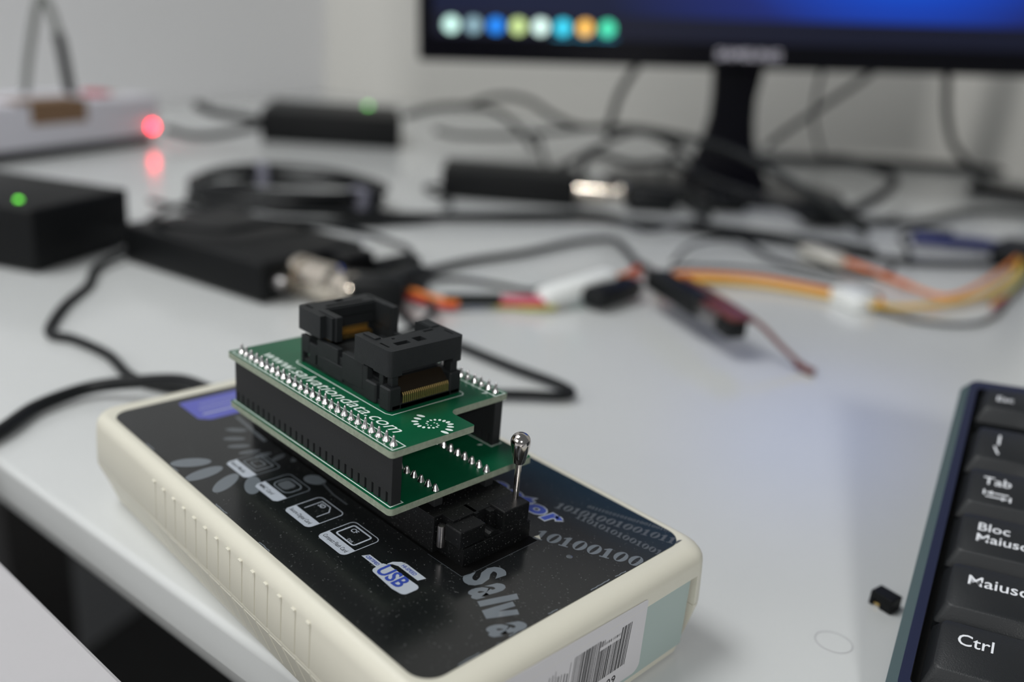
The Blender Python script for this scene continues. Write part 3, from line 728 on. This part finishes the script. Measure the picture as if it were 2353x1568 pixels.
def arrows():
    bm = bmesh.new()
    for y, s in ((1.9, -1), (.3, 1)):
        outline(bm, [(.3, y), (5.6, y)], .45, 0, closed=False)
        tipx = .2 if s < 0 else 5.7; poly_face(bm, [(tipx, y), (tipx-s*1.6, y+.85), (tipx-s*1.6, y-.85)], 0)
        outline(bm, [(-.2 if s < 0 else 6.1, y-1), (-.2 if s < 0 else 6.1, y+1)], .45, 0, closed=False)
    return bm
keycap(-2.0, 43.2, 18.5, 15.5, [('Esc', 3.0, 36.6, 3.1, 1.05)])
keycap(23, 43.2, 18, 15.5, [('F1', 26.5, 37.6, 3.1, 1)]); keycap(41.5, 43.2, 18, 15.5, [('F2', 45, 37.6, 3.1, 1)])
keycap(-1.9, 22.2, 19, 19.05, [('|', 5.0, 16.0, 4.4, 1.3), ('\\', 4.6, 10.6, 4.4, 1.3)])
keycap(17.1, 22.2, 19.05, 19.05, [('!', 23, 16, 4, 1), ('1', 23, 10.4, 4, 1)]); keycap(36.2, 22.2, 19.05, 19.05, [('"', 42, 16, 4, 1), ('2', 42, 10.4, 4, 1)])
keycap(-1.6, 2.9, 28.4, 19.05, [('Tab', 3.8, -3.2, 4.1, 1.0), (arrows, 4.7, -8.4, 1, 1)]); keycap(26.9, 2.9, 19.05, 19.05, [('Q', 32, -4, 4.4, 1)])
keycap(-1.4, -16.2, 33, 19.05, [('Bloc', 4.5, -21.8, 3.8, 1.02), ('Maiusc', 4.5, -25.9, 3.8, 1.02)]); keycap(31.7, -16.2, 19.05, 19.05, [('A', 37, -23, 4.4, 1)])
keycap(-1.2, -35.2, 24, 19.05, [('Maiusc', 4.5, -41.4, 4.1, 1.05)]); keycap(22.9, -35.2, 19.05, 19.05, [('<', 28, -42, 4.4, 1)])
keycap(-1.0, -54.2, 28, 19.05, [('Ctrl', 4.8, -60.4, 4.2, 1.0)]); keycap(27.1, -54.2, 19.05, 19.05)
# the rest of the keys, beyond the frame
bm = bmesh.new()
for y1, xs0 in ((43.2, 66), (22.2, 55.3), (2.9, 46), (-16.2, 50.8), (-35.2, 42), (-54.2, 46.2)):
    x = xs0
    while x < 272:
        w = 19.05 if y1 > -50 or x < 60 or x > 180 else 110
        h = 15.5 if y1 > 40 else 19.05
        a = rrect(x, x+w-.8, y1-h+.8, y1, .9, 2); b = rrect(x+2.4, x+w-3.2, y1-h+3.4, y1-1.4, 1.5, 2)
        va = [bm.verts.new((px, py, -4.2)) for px, py in a]; vb = [bm.verts.new((px, py, 2.9)) for px, py in b]
        for i in range(len(va)): bm.faces.new((va[i], va[(i+1) % len(va)], vb[(i+1) % len(va)], vb[i]))
        bm.faces.new(vb); x += w
o = link('key_field', bm, M['key'], kb); o['kind'] = 'stuff'

# jumper cap and the pale ring mark beside the keyboard
jm = Matrix.Translation((66.3*S, 115.6*S, 0)) @ Matrix.Rotation(math.radians(-8), 4, 'Z')
jt = thing('jumper_cap', 'tiny black jumper cap lying beside the keyboard', 'jumper', mtx=jm)
bm = bmesh.new(); box(bm, -3.4, 3.0, -2.4, 2.4, 1.9, 4.2, bev=.3); box(bm, -.3, 3.0, -2.4, 2.4, .02, 2.0, bev=.25); box(bm, -3.4, -2.2, -2.4, 2.4, .02, 2.0, bev=.2); box(bm, -2.5, 0, 1.2, 2.4, .02, 2.0)
link('body', bm, M['abs'], jt)
bm = bmesh.new(); box(bm, -1.9, -.5, -2.0, 1.0, .6, 1.1); link('contact_clip', bm, M['gold'], jt)
bm = bmesh.new(); outline(bm, ell(64.6, 90.2, 4.5, 4.1, 30, 40), .25, .05)
tag(link('ring_stain', bm, mat('ring_stain', (.40, .40, .41, 1), .35)), 'faint round stain on the desk below the jumper cap', 'stain')

# ------------------------------------------------------------------ black boxes with metal connectors
def frame_mtx(origin, d):
    d = Vector(d).normalized(); p = Vector((-d.y, d.x)); return Matrix(((d.x, p.x, 0, origin[0]*S), (d.y, p.y, 0, origin[1]*S), (0, 0, 1, 0), (0, 0, 0, 1)))
def media_box(lbl, origin, d, L, D, H, conn=True, led=None, ledm=None, grey=False):
    t = thing('adapter_box', lbl, 'electronics box', mtx=frame_mtx(origin, d), group='black electronics boxes on the desk')
    bm = bmesh.new(); box(bm, 0, L, 0, D, 1.0, H, bev=1.6, seg=3); link('housing', bm, M['abs'], t, smooth=True, angle=40)
    for x in (8, L-8):
        for y in (8, D-8):
            bm = bmesh.new(); lathe(bm, [(0, .02), (4, .02), (4, 1.1), (0, 1.1)], 12, Matrix.Translation((x, y, 0))); link('foot', bm, M['kb_well'], t)
    if led:
        lr = led[2]; bm = bmesh.new(); lathe(bm, [(lr, 0), (lr, .3*lr), (.7*lr, .8*lr), (0, lr)], 14, Matrix.Translation((led[0], led[1], H-.05))); o = link('indicator_light', bm, ledm, t); o['label'] = 'green indicator light'
    return t
def barrel(par, x, y, zc, ln, r, rot=-90, nm='metal_connector'):
    m = Matrix.Translation((x, y, zc)) @ Matrix.Rotation(math.radians(90), 4, 'Y')
    bm = bmesh.new(); prof = [(0, 0), (r*.95, 0), (r, .6), (r, 5), (r*.82, 5.4), (r*.82, 7.5), (r*.96, 8), (r*.96, ln*.62), (r*.72, ln*.68), (r*.72, ln*.86), (r*.80, ln*.88), (r*.84, ln*.92), (r*.80, ln*.97), (r*.70, ln), (r*.45, ln), (r*.4, ln-4), (0, ln-4)]
    lathe(bm, prof, 32, m)
    for k in range(2): box(bm, -1.2, 1.2, -r-1.2, r+1.2, ln*.3, ln*.38, mtx=m)
    return link(nm, bm, M['nickel'], par, smooth=True, angle=35)
t = media_box('flat black box with metal barrel connector behind the green adapter', (-344, 81), (105, 24), 107, 72, 21)
barrel(t, 107, 24, 11.5, 40, 10.2)
bm = bmesh.new(); lathe(bm, [(0, 0), (4, 0), (4, 3), (3, 6), (0, 6)], 16, Matrix.Translation((107, 10, 10)) @ Matrix.Rotation(math.pi/2, 4, 'Y')); link('socket_nut', bm, M['steel'], t, smooth=True, angle=40)
bm = bmesh.new(); box(bm, 107, 121, 44, 66, 3, 20, bev=2); link('end_block', bm, M['abs'], t)
t = media_box('flat black box with metal barrel connector farther back at centre', (-419, 367), (77, 79), 110, 62, 24)
barrel(t, 110, 22, 13, 42, 9.5)
bm = bmesh.new(); box(bm, 110, 122, 36, 58, 3, 22, bev=2); link('end_block', bm, M['abs'], t)
t = media_box('bulky black box with green light at the left edge', (-338, 35), (-.50, .866), 72, 130, 33, led=(14, 20, 1.6), ledm=M['led_green'])
t = media_box('black power box with green light against the left partition', (-730, 381), (86, 118), 146, 125, 33, led=(110, 104, 3.0), ledm=M['led_green2'])

# ------------------------------------------------------------------ white power strip with red light, brown tape, grey cord loop
pm = frame_mtx((-735, 276), (83, -167))
ps = thing('power_strip', 'grey-white power strip box with a glowing red light and brown tape', 'power strip', mtx=pm)
bm = bmesh.new(); box(bm, 0, 330, -78, 0, 9, 46, bev=3, seg=3); link('housing', bm, M['strip'], ps, smooth=True, angle=40)
bm = bmesh.new(); box(bm, 6, 322, -70, -6, .05, 9.2); link('foot', bm, M['kb_well'], ps)
bm = bmesh.new(); lathe(bm, [(4.4, 0), (4.4, 1), (3.2, 2.6), (0, 3.4)], 20, Matrix.Translation((11, -.2, 17)) @ Matrix.Rotation(-math.pi/2, 4, 'X')); o = link('red_indicator', bm, M['led_red'], ps); o['label'] = 'glowing red indicator light'
bm = bmesh.new(); box(bm, 92, 152, -.3, .5, 28, 47); box(bm, 92, 165, -26, .5, 46.0, 46.5); o = link('tape', bm, M['brown'], ps); o['label'] = 'strip of brown tape'
bm = bmesh.new(); box(bm, 46, 62, -34, -14, 45, 50, bev=1.5); o = link('switch', bm, mat('red_switch', (.55, .05, .08, 1), .35), ps); o['label'] = 'red rocker switch'
bm = bmesh.new(); box(bm, 20, 40, -44, -24, 45.6, 46.4); o = link('notice', bm, mat('yellow_notice', (.45, .43, .30, 1), .5), ps)

# ------------------------------------------------------------------ cables on the desk
def cable(lbl, r, pts, m='cable', name='cable', group=None, par=None, seg=10, per=8, mins=True):
    P = [(x, y, max(zz, r+.05)) if mins else (x, y, zz) for x, y, zz in pts]
    bm = bmesh.new(); path = smooth_path(P, per)
    if mins:
        for p in path: p.z = max(p.z, r+.05)
    tube(bm, path, r, seg)
    o = link(name, bm, M[m] if isinstance(m, str) else m, par, smooth=True)
    if par is None: tag(o, lbl, 'cable', group)
    return o
G = 'cables tangled on the desk'
def plug(par, p, d, L, w, h, m='cable', name='plug', bev=1.2, tilt=0):
    d = Vector(d).normalized(); s = Vector((0, 0, 1)).cross(d).normalized(); u = d.cross(s)
    mt = Matrix(((d.x, s.x, u.x, p[0]), (d.y, s.y, u.y, p[1]), (d.z, s.z, u.z, p[2]), (0, 0, 0, 1)))
    bm = bmesh.new(); box(bm, 0, L, -w/2, w/2, -h/2, h/2, bev=bev, mtx=mt); return link(name, bm, M[m] if isinstance(m, str) else m, par, smooth=True, angle=40)

# lead plugged into the back of the reader
t = thing('reader_lead', 'thick black lead plugged into the back of the cream reader, sweeping off left', 'cable')
cable('', 2.4, [(-121, 26, 13), (-132, 24.5, 13), (-150, 22, 11), (-166, 13, 7), (-176, 0, 4), (-172, -18, 3), (-160, -32, 3), (-150, -47, 1), (-140, -53, -12), (-128, -56, -34), (-112, -56, -60)], par=t, mins=False)
plug(t, (-106.2, 27, 13.2), (-1, -.12, 0), 15, 13, 8.5)
cable('thin black cord kinked beside the thick lead, left of the reader', 2.0, [(-164, 31, 2), (-167, 24, 2), (-183.2, 18.1, 2), (-209.3, 19.8, 2), (-232.5, 15.4, 2), (-241.9, 10.2, 2), (-252.9, 13, 2), (-279, 28.3, 2), (-303, 47, 2), (-330, 62, 3), (-352, 92, 5)])
# coiled bundle
t = thing('coiled_cable', 'coiled black cable tied with grey straps behind the flat box', 'cable')
cc = Vector((-438, 240)); d1 = Vector((.5, .866)); d2 = Vector((-.866, .5))
for k in range(6):
    a, b = 67-(k % 2)*3.5, 56-(k % 2)*4; zz = 8+(k//2)*4.4; off = Vector((random.uniform(-2, 2), random.uniform(-2, 2)))
    pth = []
    for i in range(48):
        an = 2*math.pi*i/48; p = cc+off+d1*(a*math.cos(an))+d2*(b*math.sin(an)); pth.append(Vector((p.x, p.y, zz+2*math.sin(an*2+k))))
    bm = bmesh.new(); tube(bm, pth, 2.7, 8, closed=True); link('coil_turn', bm, M['cable'], t, smooth=True)
for an in (1.9, 5.5):
    p = cc+d1*(65*math.cos(an))+d2*(54*math.sin(an)); tang = (-d1*(65*math.sin(an))+d2*(54*math.cos(an))).normalized()
    bm = bmesh.new(); mt = Matrix(((tang.x, -tang.y, 0, p.x), (tang.y, tang.x, 0, p.y), (0, 0, 1, 12), (0, 0, 0, 1))); box(bm, -5, 5, -7, 7, -8, 10, bev=3, seg=3, mtx=mt); link('strap', bm, M['velcro'], t, smooth=True, angle=40)
L = [
 ('black cord running from the left box across into the loose coil', 1.8, [(-389, 98, 8), (-405, 118, 3), (-425, 133, 3), (-415.8, 151.4, 12), (-385, 180, 12)], 'cable'),
 ('black cord arching over the flat box to its metal connector', 1.8, [(-398, 93.3, 8), (-372, 100, 12), (-318, 95, 25), (-291, 113.6, 26), (-294.9, 149, 26), (-300, 195, 16), (-300, 225, 6), (-278, 226, 4), (-240.6, 185, 8), (-222, 166, 12)], 'cable'),
 ('long thick black cable lying straight across the middle of the desk', 2.6, [(-431.2, 226.3, 3), (-396.1, 243.5, 3), (-374.8, 265.4, 3), (-352.9, 306.8, 3), (-309.4, 398.8, 3), (-269.4, 454.7, 3), (-225.5, 472.3, 3), (-188.5, 510.1, 3), (-146.3, 516.8, 3), (-109.4, 528.6, 3), (-80.5, 564.9, 3), (-55, 621, 3)], 'cable'),
 ('second thick black cable running beside the straight one', 2.4, [(-414.9, 297.8, 14), (-395, 279.8, 8), (-366, 272, 6), (-341.6, 301.1, 7), (-318, 372, 7), (-292, 424, 7), (-243, 412, 8), (-240, 456, 8), (-190, 486, 9), (-120, 515, 9)], 'cable'),
 ('black cord bending up from the dark knot to the USB plug', 2.2, [(-236.1, 191.6, 4), (-243.5, 211.4, 3), (-248.7, 247.4, 3), (-248, 290.9, 3), (-253.3, 346.1, 3), (-246, 371, 4), (-222, 355.8, 8), (-190, 330, 8), (-177, 320, 8)], 'cable'),
 ('thin black cord ending at the white wrapped joint', 1.4, [(-234.9, 193.7, 2), (-225.5, 217.1, 2), (-206.4, 229.2, 2), (-188.9, 237.2, 2), (-186, 246, 3)], 'cable'),
 ('black cable looping round behind the adapter to the right', 2.0, [(-236.6, 188, 3), (-212, 168, 3), (-188, 150, 3), (-160, 144.9, 3), (-137.3, 145.7, 3), (-108.8, 147.3, 3), (-88.6, 149.9, 3), (-77.6, 148.8, 3), (-76.7, 142.2, 3), (-86.3, 130, 3), (-94.5, 119.1, 3), (-101.7, 112, 3)], 'cable'),
 ('small black loop of cord behind the chip socket', 1.8, [(-232, 180, 6), (-213, 180, 5), (-190, 170, 4), (-172, 154, 7), (-166, 134, 3), (-176, 118, 3), (-200, 122, 3)], 'cable'),
 ('grey-black cable humped behind the left power box', 3.4, [(-654.7, 511.3, 34), (-646.7, 547, 44), (-634.2, 586.9, 47), (-620.1, 614.5, 43), (-600, 636, 24), (-580, 640, 6)], 'cable_grey'),
 ('grey cable wandering from the left power box to the monitor foot', 3.3, [(-668.8, 567.3, 16), (-647.1, 588.3, 12.7), (-611.4, 636.9, 16.6), (-579, 682.1, 26.1), (-539.7, 720.3, 34.7), (-491.4, 739.2, 37), (-442, 725, 31), (-372, 600, 15), (-300, 540, 9), (-262, 520, 5)], 'cable_grey'),
 ('high arching grey cable in front of the monitor stand', 3.4, [(-678.9, 613.3, 40), (-650, 641.2, 56), (-610.3, 651.9, 57), (-574, 659.2, 44), (-525.5, 650.5, 38), (-457, 630, 46), (-365.9, 575, 56), (-280.7, 560, 54), (-219, 560, 38), (-182.7, 575, 20), (-160, 590, 4)], 'cable_grey'),
 ('short dark cord dropping behind the centre box', 2.6, [(-560.9, 616.1, 29), (-541.4, 607.2, 20), (-505, 580, 6), (-470, 552, 3), (-440, 530, 6)], 'cable_grey'),
 ('dark cord arching above the centre box connector', 2.9, [(-388, 452, 16), (-404, 500, 24), (-411.5, 555.9, 38), (-401.3, 590, 51), (-359.3, 585, 48), (-317.1, 575, 32), (-268.1, 545, 10)], 'cable'),
 ('dark cord curving low above the centre box', 3.2, [(-360, 470, 16), (-388.4, 512, 34), (-344.8, 520, 33), (-317.6, 530, 38), (-291.6, 545, 30), (-239.8, 560, 20), (-198.5, 572, 10)], 'cable'),
 ('thick black cable looping right of the monitor stand', 4.6, [(-300, 770, 34), (-275, 765, 38), (-242.5, 757.5, 37), (-212, 745.3, 31), (-196.4, 690.8, 22), (-196.7, 634.8, 12)], 'cable'),
 ('black tube along the dark line at the foot of the back wall', 5.5, [(-470, 880, 4), (-430, 960, 4), (-380, 1060, 4), (-320, 1150, 4), (-255, 1215, 4), (-200, 1245, 4)], 'cable'),  # plain black tube following the dark line at the wall foot
 ('black cable snaking off the right edge of the desk', 3.2, [(-205, 585, 7), (-190, 640, 3), (-165, 690, 3), (-165, 785, 3), (-150, 850, 3), (-95, 900, 3)], 'cable_grey'),
 ('thin grey cord rising from the coil to the centre box', 1.8, [(-372, 330, 8), (-398, 358, 3), (-440, 370, 3), (-452, 385, 3), (-436, 405, 3)], 'cable_grey'),
 ('black cord dipping in a loop above the white connectors', 1.8, [(-262, 500, 4), (-190, 452, 8), (-154, 441, 3), (-116, 449, 3), (-96, 475, 3), (-100, 500, 4)], 'cable'),
 ('thin grey wire arching between the plug and the coloured wires', 1.3, [(-185, 365, 4), (-202, 408, 6), (-195, 440, 8), (-160, 465, 8), (-112, 452, 3)], 'cable_grey'),
 ('black cord sweeping in a wide arc in front of the tied coil', 2.4, [(-488, 190, 3), (-470, 178, 3), (-430, 176, 3), (-392, 196, 3), (-368, 226, 3), (-352, 262, 3), (-345, 300, 4)], 'cable'),
 ('second black cord arcing close in front of the tied coil', 2.2, [(-500, 215, 3), (-478, 192, 7), (-438, 184, 7), (-402, 202, 7), (-378, 232, 7), (-366, 262, 7)], 'cable'),
 ('black cord strung left under the tied coil', 1.8, [(-470, 150, 4), (-432, 165, 2.5), (-395, 185, 2.5), (-366, 218, 2.5), (-350, 258, 2.5)], 'cable'),
 ('black cable drooping from the left power box toward the strip', 4.4, [(-706, 300, 40), (-713, 322, 32), (-722, 352, 27), (-730, 378, 22)], 'cable'),
 ('lower black cable between the power strip and the left power box', 3.6, [(-736, 281, 14), (-726, 305, 8), (-722, 335, 10), (-731, 380, 16)], 'cable'),
]
for lbl, r, pts, m in L: cable(lbl, r, pts, m, group=G)
# black lump of joined plugs beyond the barrel connector
t = thing('plug_cluster', 'cluster of black plugs joined beyond the metal barrel connector', 'plug')
plug(t, (-214, 133, 12), (.5, .85, -.06), 30, 17, 15, bev=3); plug(t, (-212, 160, 9), (-.35, .93, 0), 30, 14, 13, bev=3); plug(t, (-236, 170, 9), (-.1, 1, 0), 28, 12, 14, bev=3)
cable('', 3, [(-222, 186, 7), (-232, 196, 5), (-240, 210, 4)], par=t)
t = thing('plug_cluster', 'black plugs and cords heaped beside the centre box connector', 'plug')
plug(t, (-322, 486, 10), (.6, .8, 0), 42, 20, 18, bev=4); plug(t, (-352, 530, 9), (.75, .66, 0), 60, 18, 16, bev=4); plug(t, (-300, 548, 8), (.6, .8, 0), 48, 22, 14, bev=4)
t = thing('plug', 'dark square plug lying right of the monitor foot', 'plug')
plug(t, (-213, 590, 11), (.45, .9, 0), 34, 26, 20, bev=4); cable('', 3, [(-200, 620, 9), (-188, 655, 4), (-180, 690, 3.2)], par=t)

# coloured wire harness with white connectors
t = thing('wire_harness', 'orange, yellow and red wire harness with white connectors', 'wires')
W = dict(
 orange=[[(-155, 311, 6), (-160, 335, 6), (-131, 378, 5), (-85.5, 400, 4), (-63.5, 402.5, 5)], [(-226, 166, 8), (-209, 172, 6.5), (-192, 177, 5.5), (-186, 184, 5)]],
 yellow=[[(-154, 305, 4), (-158, 330, 4), (-128, 372, 3), (-84, 393, 3), (-61, 398, 4)], [(-64, 387, 4.5), (-50, 412, 4), (-38, 470, 4), (-39, 540, 6), (-50, 600, 9)]],
 red=[[(-224, 163, 5), (-209, 169, 3.5), (-190, 174, 3), (-184, 182, 3)], [(-159, 270, 12), (-164, 290, 11), (-171, 313, 10), (-150, 318, 7)]],
 olive=[[(-178, 201, 2), (-172, 208, 2), (-164, 216, 2), (-158, 226, 3)], [(-26, 470, 4), (-30, 520, 5), (-41, 585, 8)]],
 pink=[[(-179, 206, 5.5), (-172, 214, 6), (-163, 223, 6.5)], [(-176, 202, 4), (-169, 211, 4.2), (-161, 221, 5)], [(-24, 468, 3), (-25, 480, 3), (-27, 500, 3)]],
 cable=[[(-157, 318, 8), (-164, 345, 8), (-138, 388, 7), (-92, 407, 6), (-67, 408, 6)], [(-64, 387, 4), (-40, 392, 2), (-20, 412, 2), (-16, 445, 2), (-24, 500, 2), (-35, 575, 5)]])
for cn, ls in W.items():
    for pts in ls:
        r = 1.3
        if cn == 'cable' : r = 1.2
        cable('', r, pts, cn, name='wire', par=t, seg=8)
        if cn in ('orange', 'yellow'):
            cable('', r, [(x+1.6, y-1.5, zz) for x, y, zz in pts], cn, name='wire', par=t, seg=8)
cable('', 1.5, [(-128, 478, 5), (-98, 470, 4), (-70, 458, 4), (-46, 450, 5), (-42, 490, 7), (-48, 560, 9), (-54, 606, 10)], 'orange', name='wire', par=t, seg=8)
cable('', 1.6, [(-131, 482, 5), (-102, 474, 4), (-72, 461, 4)], 'red', name='wire', par=t, seg=8)
cable('', 3.4, [(-191, 178.5, 5), (-185, 190, 5), (-177, 204, 5)], 'cable_grey', name='sleeve', par=t)
for dx in (0, 2.6): cable('', 1.4, [(-159+dx, 268, 12-dx), (-163+dx, 288, 11-dx), (-169+dx, 308, 9-dx)], 'red' if dx else 'orange', name='wire', par=t, seg=8)
plug(t, (-165, 221, 6.5), (.10, .98, .13), 51, 12.5, 9, 'white_pl', 'white_sleeve', bev=3.5)
plug(t, (-87, 396, 4.8), (.92, -.38, 0), 23, 15, 9, 'white_pl', 'white_connector', bev=1.2)
plug(t, (-155, 480, 5), (.96, -.26, 0), 32, 14, 9, 'ivory', 'white_connector', bev=1.2)
plug(t, (-55, 600, 9), (-.1, 1, 0), 40, 34, 18, 'cable', 'sleeve', bev=6)
cable('navy blue lead lying at the right behind the coloured wires', 5.0, [(-128, 598, 8), (-110, 610, 8), (-93, 634, 7), (-72, 650, 6), (-55, 668, 5.5)], 'navy')
cable('grey cord hooked over the navy lead', 2.0, [(-100, 527, 2.2), (-115, 560, 6), (-133, 588, 9), (-127, 610, 12), (-108, 624, 14)], 'cable_grey')

# black moulded plug with a bare board and a drooping red-brown wire
t = thing('connector_lead', 'black connector with exposed metal shell trailing a red-brown wire', 'connector')
cable('', 2.2, [(-175, 318, 10), (-160, 304, 13), (-148, 290, 16), (-138, 281, 16)], par=t)
plug(t, (-139, 282, 16), (.88, -.46, .02), 56, 14, 11, 'cable', 'moulded_grip', bev=3.5)
plug(t, (-92, 259, 17), (.86, -.42, -.02), 20, 12.5, 5, 'steel', 'metal_shell', bev=.4)
plug(t, (-94, 262, 20), (.90, -.38, -.03), 32, 11.5, 2.4, 'copper', 'bare_board', bev=.3)
plug(t, (-76, 252, 15), (.86, -.42, -.03), 13, 10, 8, 'cable', 'end_block', bev=1)
cable('', 1.25, [(-118, 278, 22), (-93, 269, 21), (-63, 260, 17), (-48, 260, 9), (-36, 262, 2.0)], 'copper', par=t)
cable('', 1.8, [(-41, 261, 4), (-36, 262, 2.2), (-32, 262, 1.9)], 'copper', par=t, name='wire_end')
plug(thing('plug', 'black rounded plug tucked under the white wrapped joint', 'plug'), (-150, 243, 7), (-.10, .97, 0), 42, 16, 12, bev=5)

# grey cord loop standing on the strip
cable('grey cord loop rising above the power strip, dark sleeve on one leg', 3.4, [(-742, 160, 46.5), (-738, 165, 80.6), (-731, 172, 118), (-727, 176, 127), (-723, 180, 118), (-717, 185, 88), (-713, 188, 48)], 'strap', name='cord_loop', mins=False)
sl = bpy.data.objects['cord_loop']
bm = bmesh.new(); tube(bm, smooth_path([(-719.5, 183.5, 98), (-717, 185, 86), (-713.6, 187.6, 50)]), 4.6, 12); link('dark_sleeve', bm, M['cable'], sl, smooth=True)

bpy.data.objects['print_mark.002']['kind'] = 'stuff'
# ------------------------------------------------------------------ monitor
mo = Vector((-333.7-.0, 655.2, 0)); mw = Vector((.698, .716)).normalized(); mn = Vector((-mw.y, mw.x))
MMx = Matrix(((mw.x, mn.x, 0, mo.x*S), (mw.y, mn.y, 0, mo.y*S), (0, 0, 1, 0), (0, 0, 0, 1)))
mon = thing('monitor', 'black monitor showing a blue desktop with a row of round icons', 'monitor', mtx=MMx)
roll = Matrix.Translation((0, 0, 118.5)) @ Matrix.Rotation(math.radians(-3.15), 4, 'Y')
def roll_obj(o):
    o.matrix_local = Matrix.Translation((0, 0, 115.8*S)) @ Matrix.Rotation(math.radians(-3.15), 4, 'Y'); return o
HW = 303
bm = bmesh.new(); box(bm, -HW, HW, 0, 34, 0, 362, bev=4, seg=3); roll_obj(link('bezel', bm, M['bezel'], mon, smooth=True, angle=40))
bm = bmesh.new(); poly_face(bm, [(0, 0), (2*HW-28, 0), (2*HW-28, 330), (0, 330)], 0)
bmesh.ops.transform(bm, matrix=Matrix.Rotation(math.pi/2, 4, 'X'), verts=bm.verts)
scr = link('screen', bm, M['screen'], mon)
scr.matrix_local = Matrix.Translation((0, 0, 115.8*S)) @ Matrix.Rotation(math.radians(-3.15), 4, 'Y') @ Matrix.Translation(((-HW+14)*S, -.3*S, 22.5*S))
icons = [(.62, .95, .86), (.22, .36, .42), (.0, .22, .85), (.55, .72, .28), (.75, 1, .92), (.03, .62, .85), (.95, .52, .10), (.06, .72, .42)]
for k, c in enumerate(icons):
    m = mat('icon_light', (0, 0, 0, 1), .5, emit=(*c, 1), es=1.5)
    bm = bmesh.new(); poly_face(bm, ell(16.5+k*20.4, 9.8, 6.8, 6.8, 0, 24), .4)
    if k in (2,): pass
    bmesh.ops.transform(bm, matrix=Matrix.Rotation(math.pi/2, 4, 'X'), verts=bm.verts); link('icon', bm, m, scr)
m = mat('icon_underline', (0, 0, 0, 1), .5, emit=(.02, .30, .50, 1), es=.9)
for k in (5, 6, 7):
    bm = bmesh.new(); poly_face(bm, [(16.5+k*20.4-9, 0), (16.5+k*20.4+9, 0), (16.5+k*20.4+9, 1.6), (16.5+k*20.4-9, 1.6)], .4)
    bmesh.ops.transform(bm, matrix=Matrix.Rotation(math.pi/2, 4, 'X'), verts=bm.verts); link('icon_underline', bm, m, scr)
bm = text_bm('SAMSUNG', 11.5, sx=1.15, weight=.3, align='CENTER'); bmesh.ops.transform(bm, matrix=Matrix.Translation((2, -.3, 9.0)) @ Matrix.Rotation(math.pi/2, 4, 'X'), verts=bm.verts)
roll_obj(link('logo_lettering', bm, M['logo'], mon))
# neck: narrow waist flaring at both ends
bm = bmesh.new(); rings = []
for zz, w, cx, dy in ((150, 25, 0, 14), (118, 24, -1, 14), (90, 21, -1, 14), (70, 21.5, 0, 14), (50, 25, 0, 14), (34, 31, 1, 13), (20, 37, 2, 12), (8, 44, 2, 12)):
    rings.append([bm.verts.new((cx+x, y+dy+8, zz)) for x, y in rrect(-w, w, -9, 9, 6, 4)])
for a, b in zip(rings, rings[1:]):
    for i in range(len(a)): bm.faces.new((a[i], a[(i+1) % len(a)], b[(i+1) % len(a)], b[i]))
bm.faces.new(rings[0]); bm.faces.new(rings[-1][::-1]); link('neck', bm, M['bezel'], mon, smooth=True, angle=50)
bm = bmesh.new(); prism(bm, ell(0, 10, 118, 78, 0, 48), .05, 7); bmesh.ops.bevel(bm, geom=[e for e in bm.edges if all(v.co.z > 6 for v in e.verts)], offset=3, segments=3, affect='EDGES'); link('base', bm, M['bezel'], mon, smooth=True, angle=40)
# leads hanging behind the monitor
for lbl, r, pts, m in (
 ('black lead hanging left of the monitor stand', 3.6, [(-430, 630, 128), (-437, 625, 108), (-449, 620, 82), (-457, 621, 55), (-462, 624, 38)], 'cable_grey'),
 ('grey lead slanting down right of the monitor stand', 3.0, [(-262, 790, 146), (-268, 775, 122), (-288, 735, 90), (-304, 700, 64), (-306, 672, 50)], 'cable_grey'),
 ('grey lead curving down behind the monitor at the right', 3.6, [(-229, 835, 150), (-220, 838, 123), (-216, 848, 90), (-218.6, 892, 58), (-215.3, 951, 31), (-200, 975, 5)], 'cable_grey'),
 ('thin grey lead hanging against the back wall', 2.2, [(-312, 765, 140), (-321.7, 778.3, 103), (-344.5, 825.8, 69), (-384.3, 926.5, 33), (-410, 1000, 6)], 'cable_grey')):
    cable(lbl, r, pts, m, mins=False)
bm = bmesh.new()
t = thing('desk_stand', 'black stand foot at the far right edge behind the cables', 'stand', loc=(-165, 1010, 0))
box(bm, -55, 55, -40, 40, .05, 12, bev=4); link('foot', bm, M['bezel'], t)
bm = bmesh.new(); box(bm, 5, 32, -15, 15, 11, 210, bev=5); link('post', bm, M['bezel'], t)
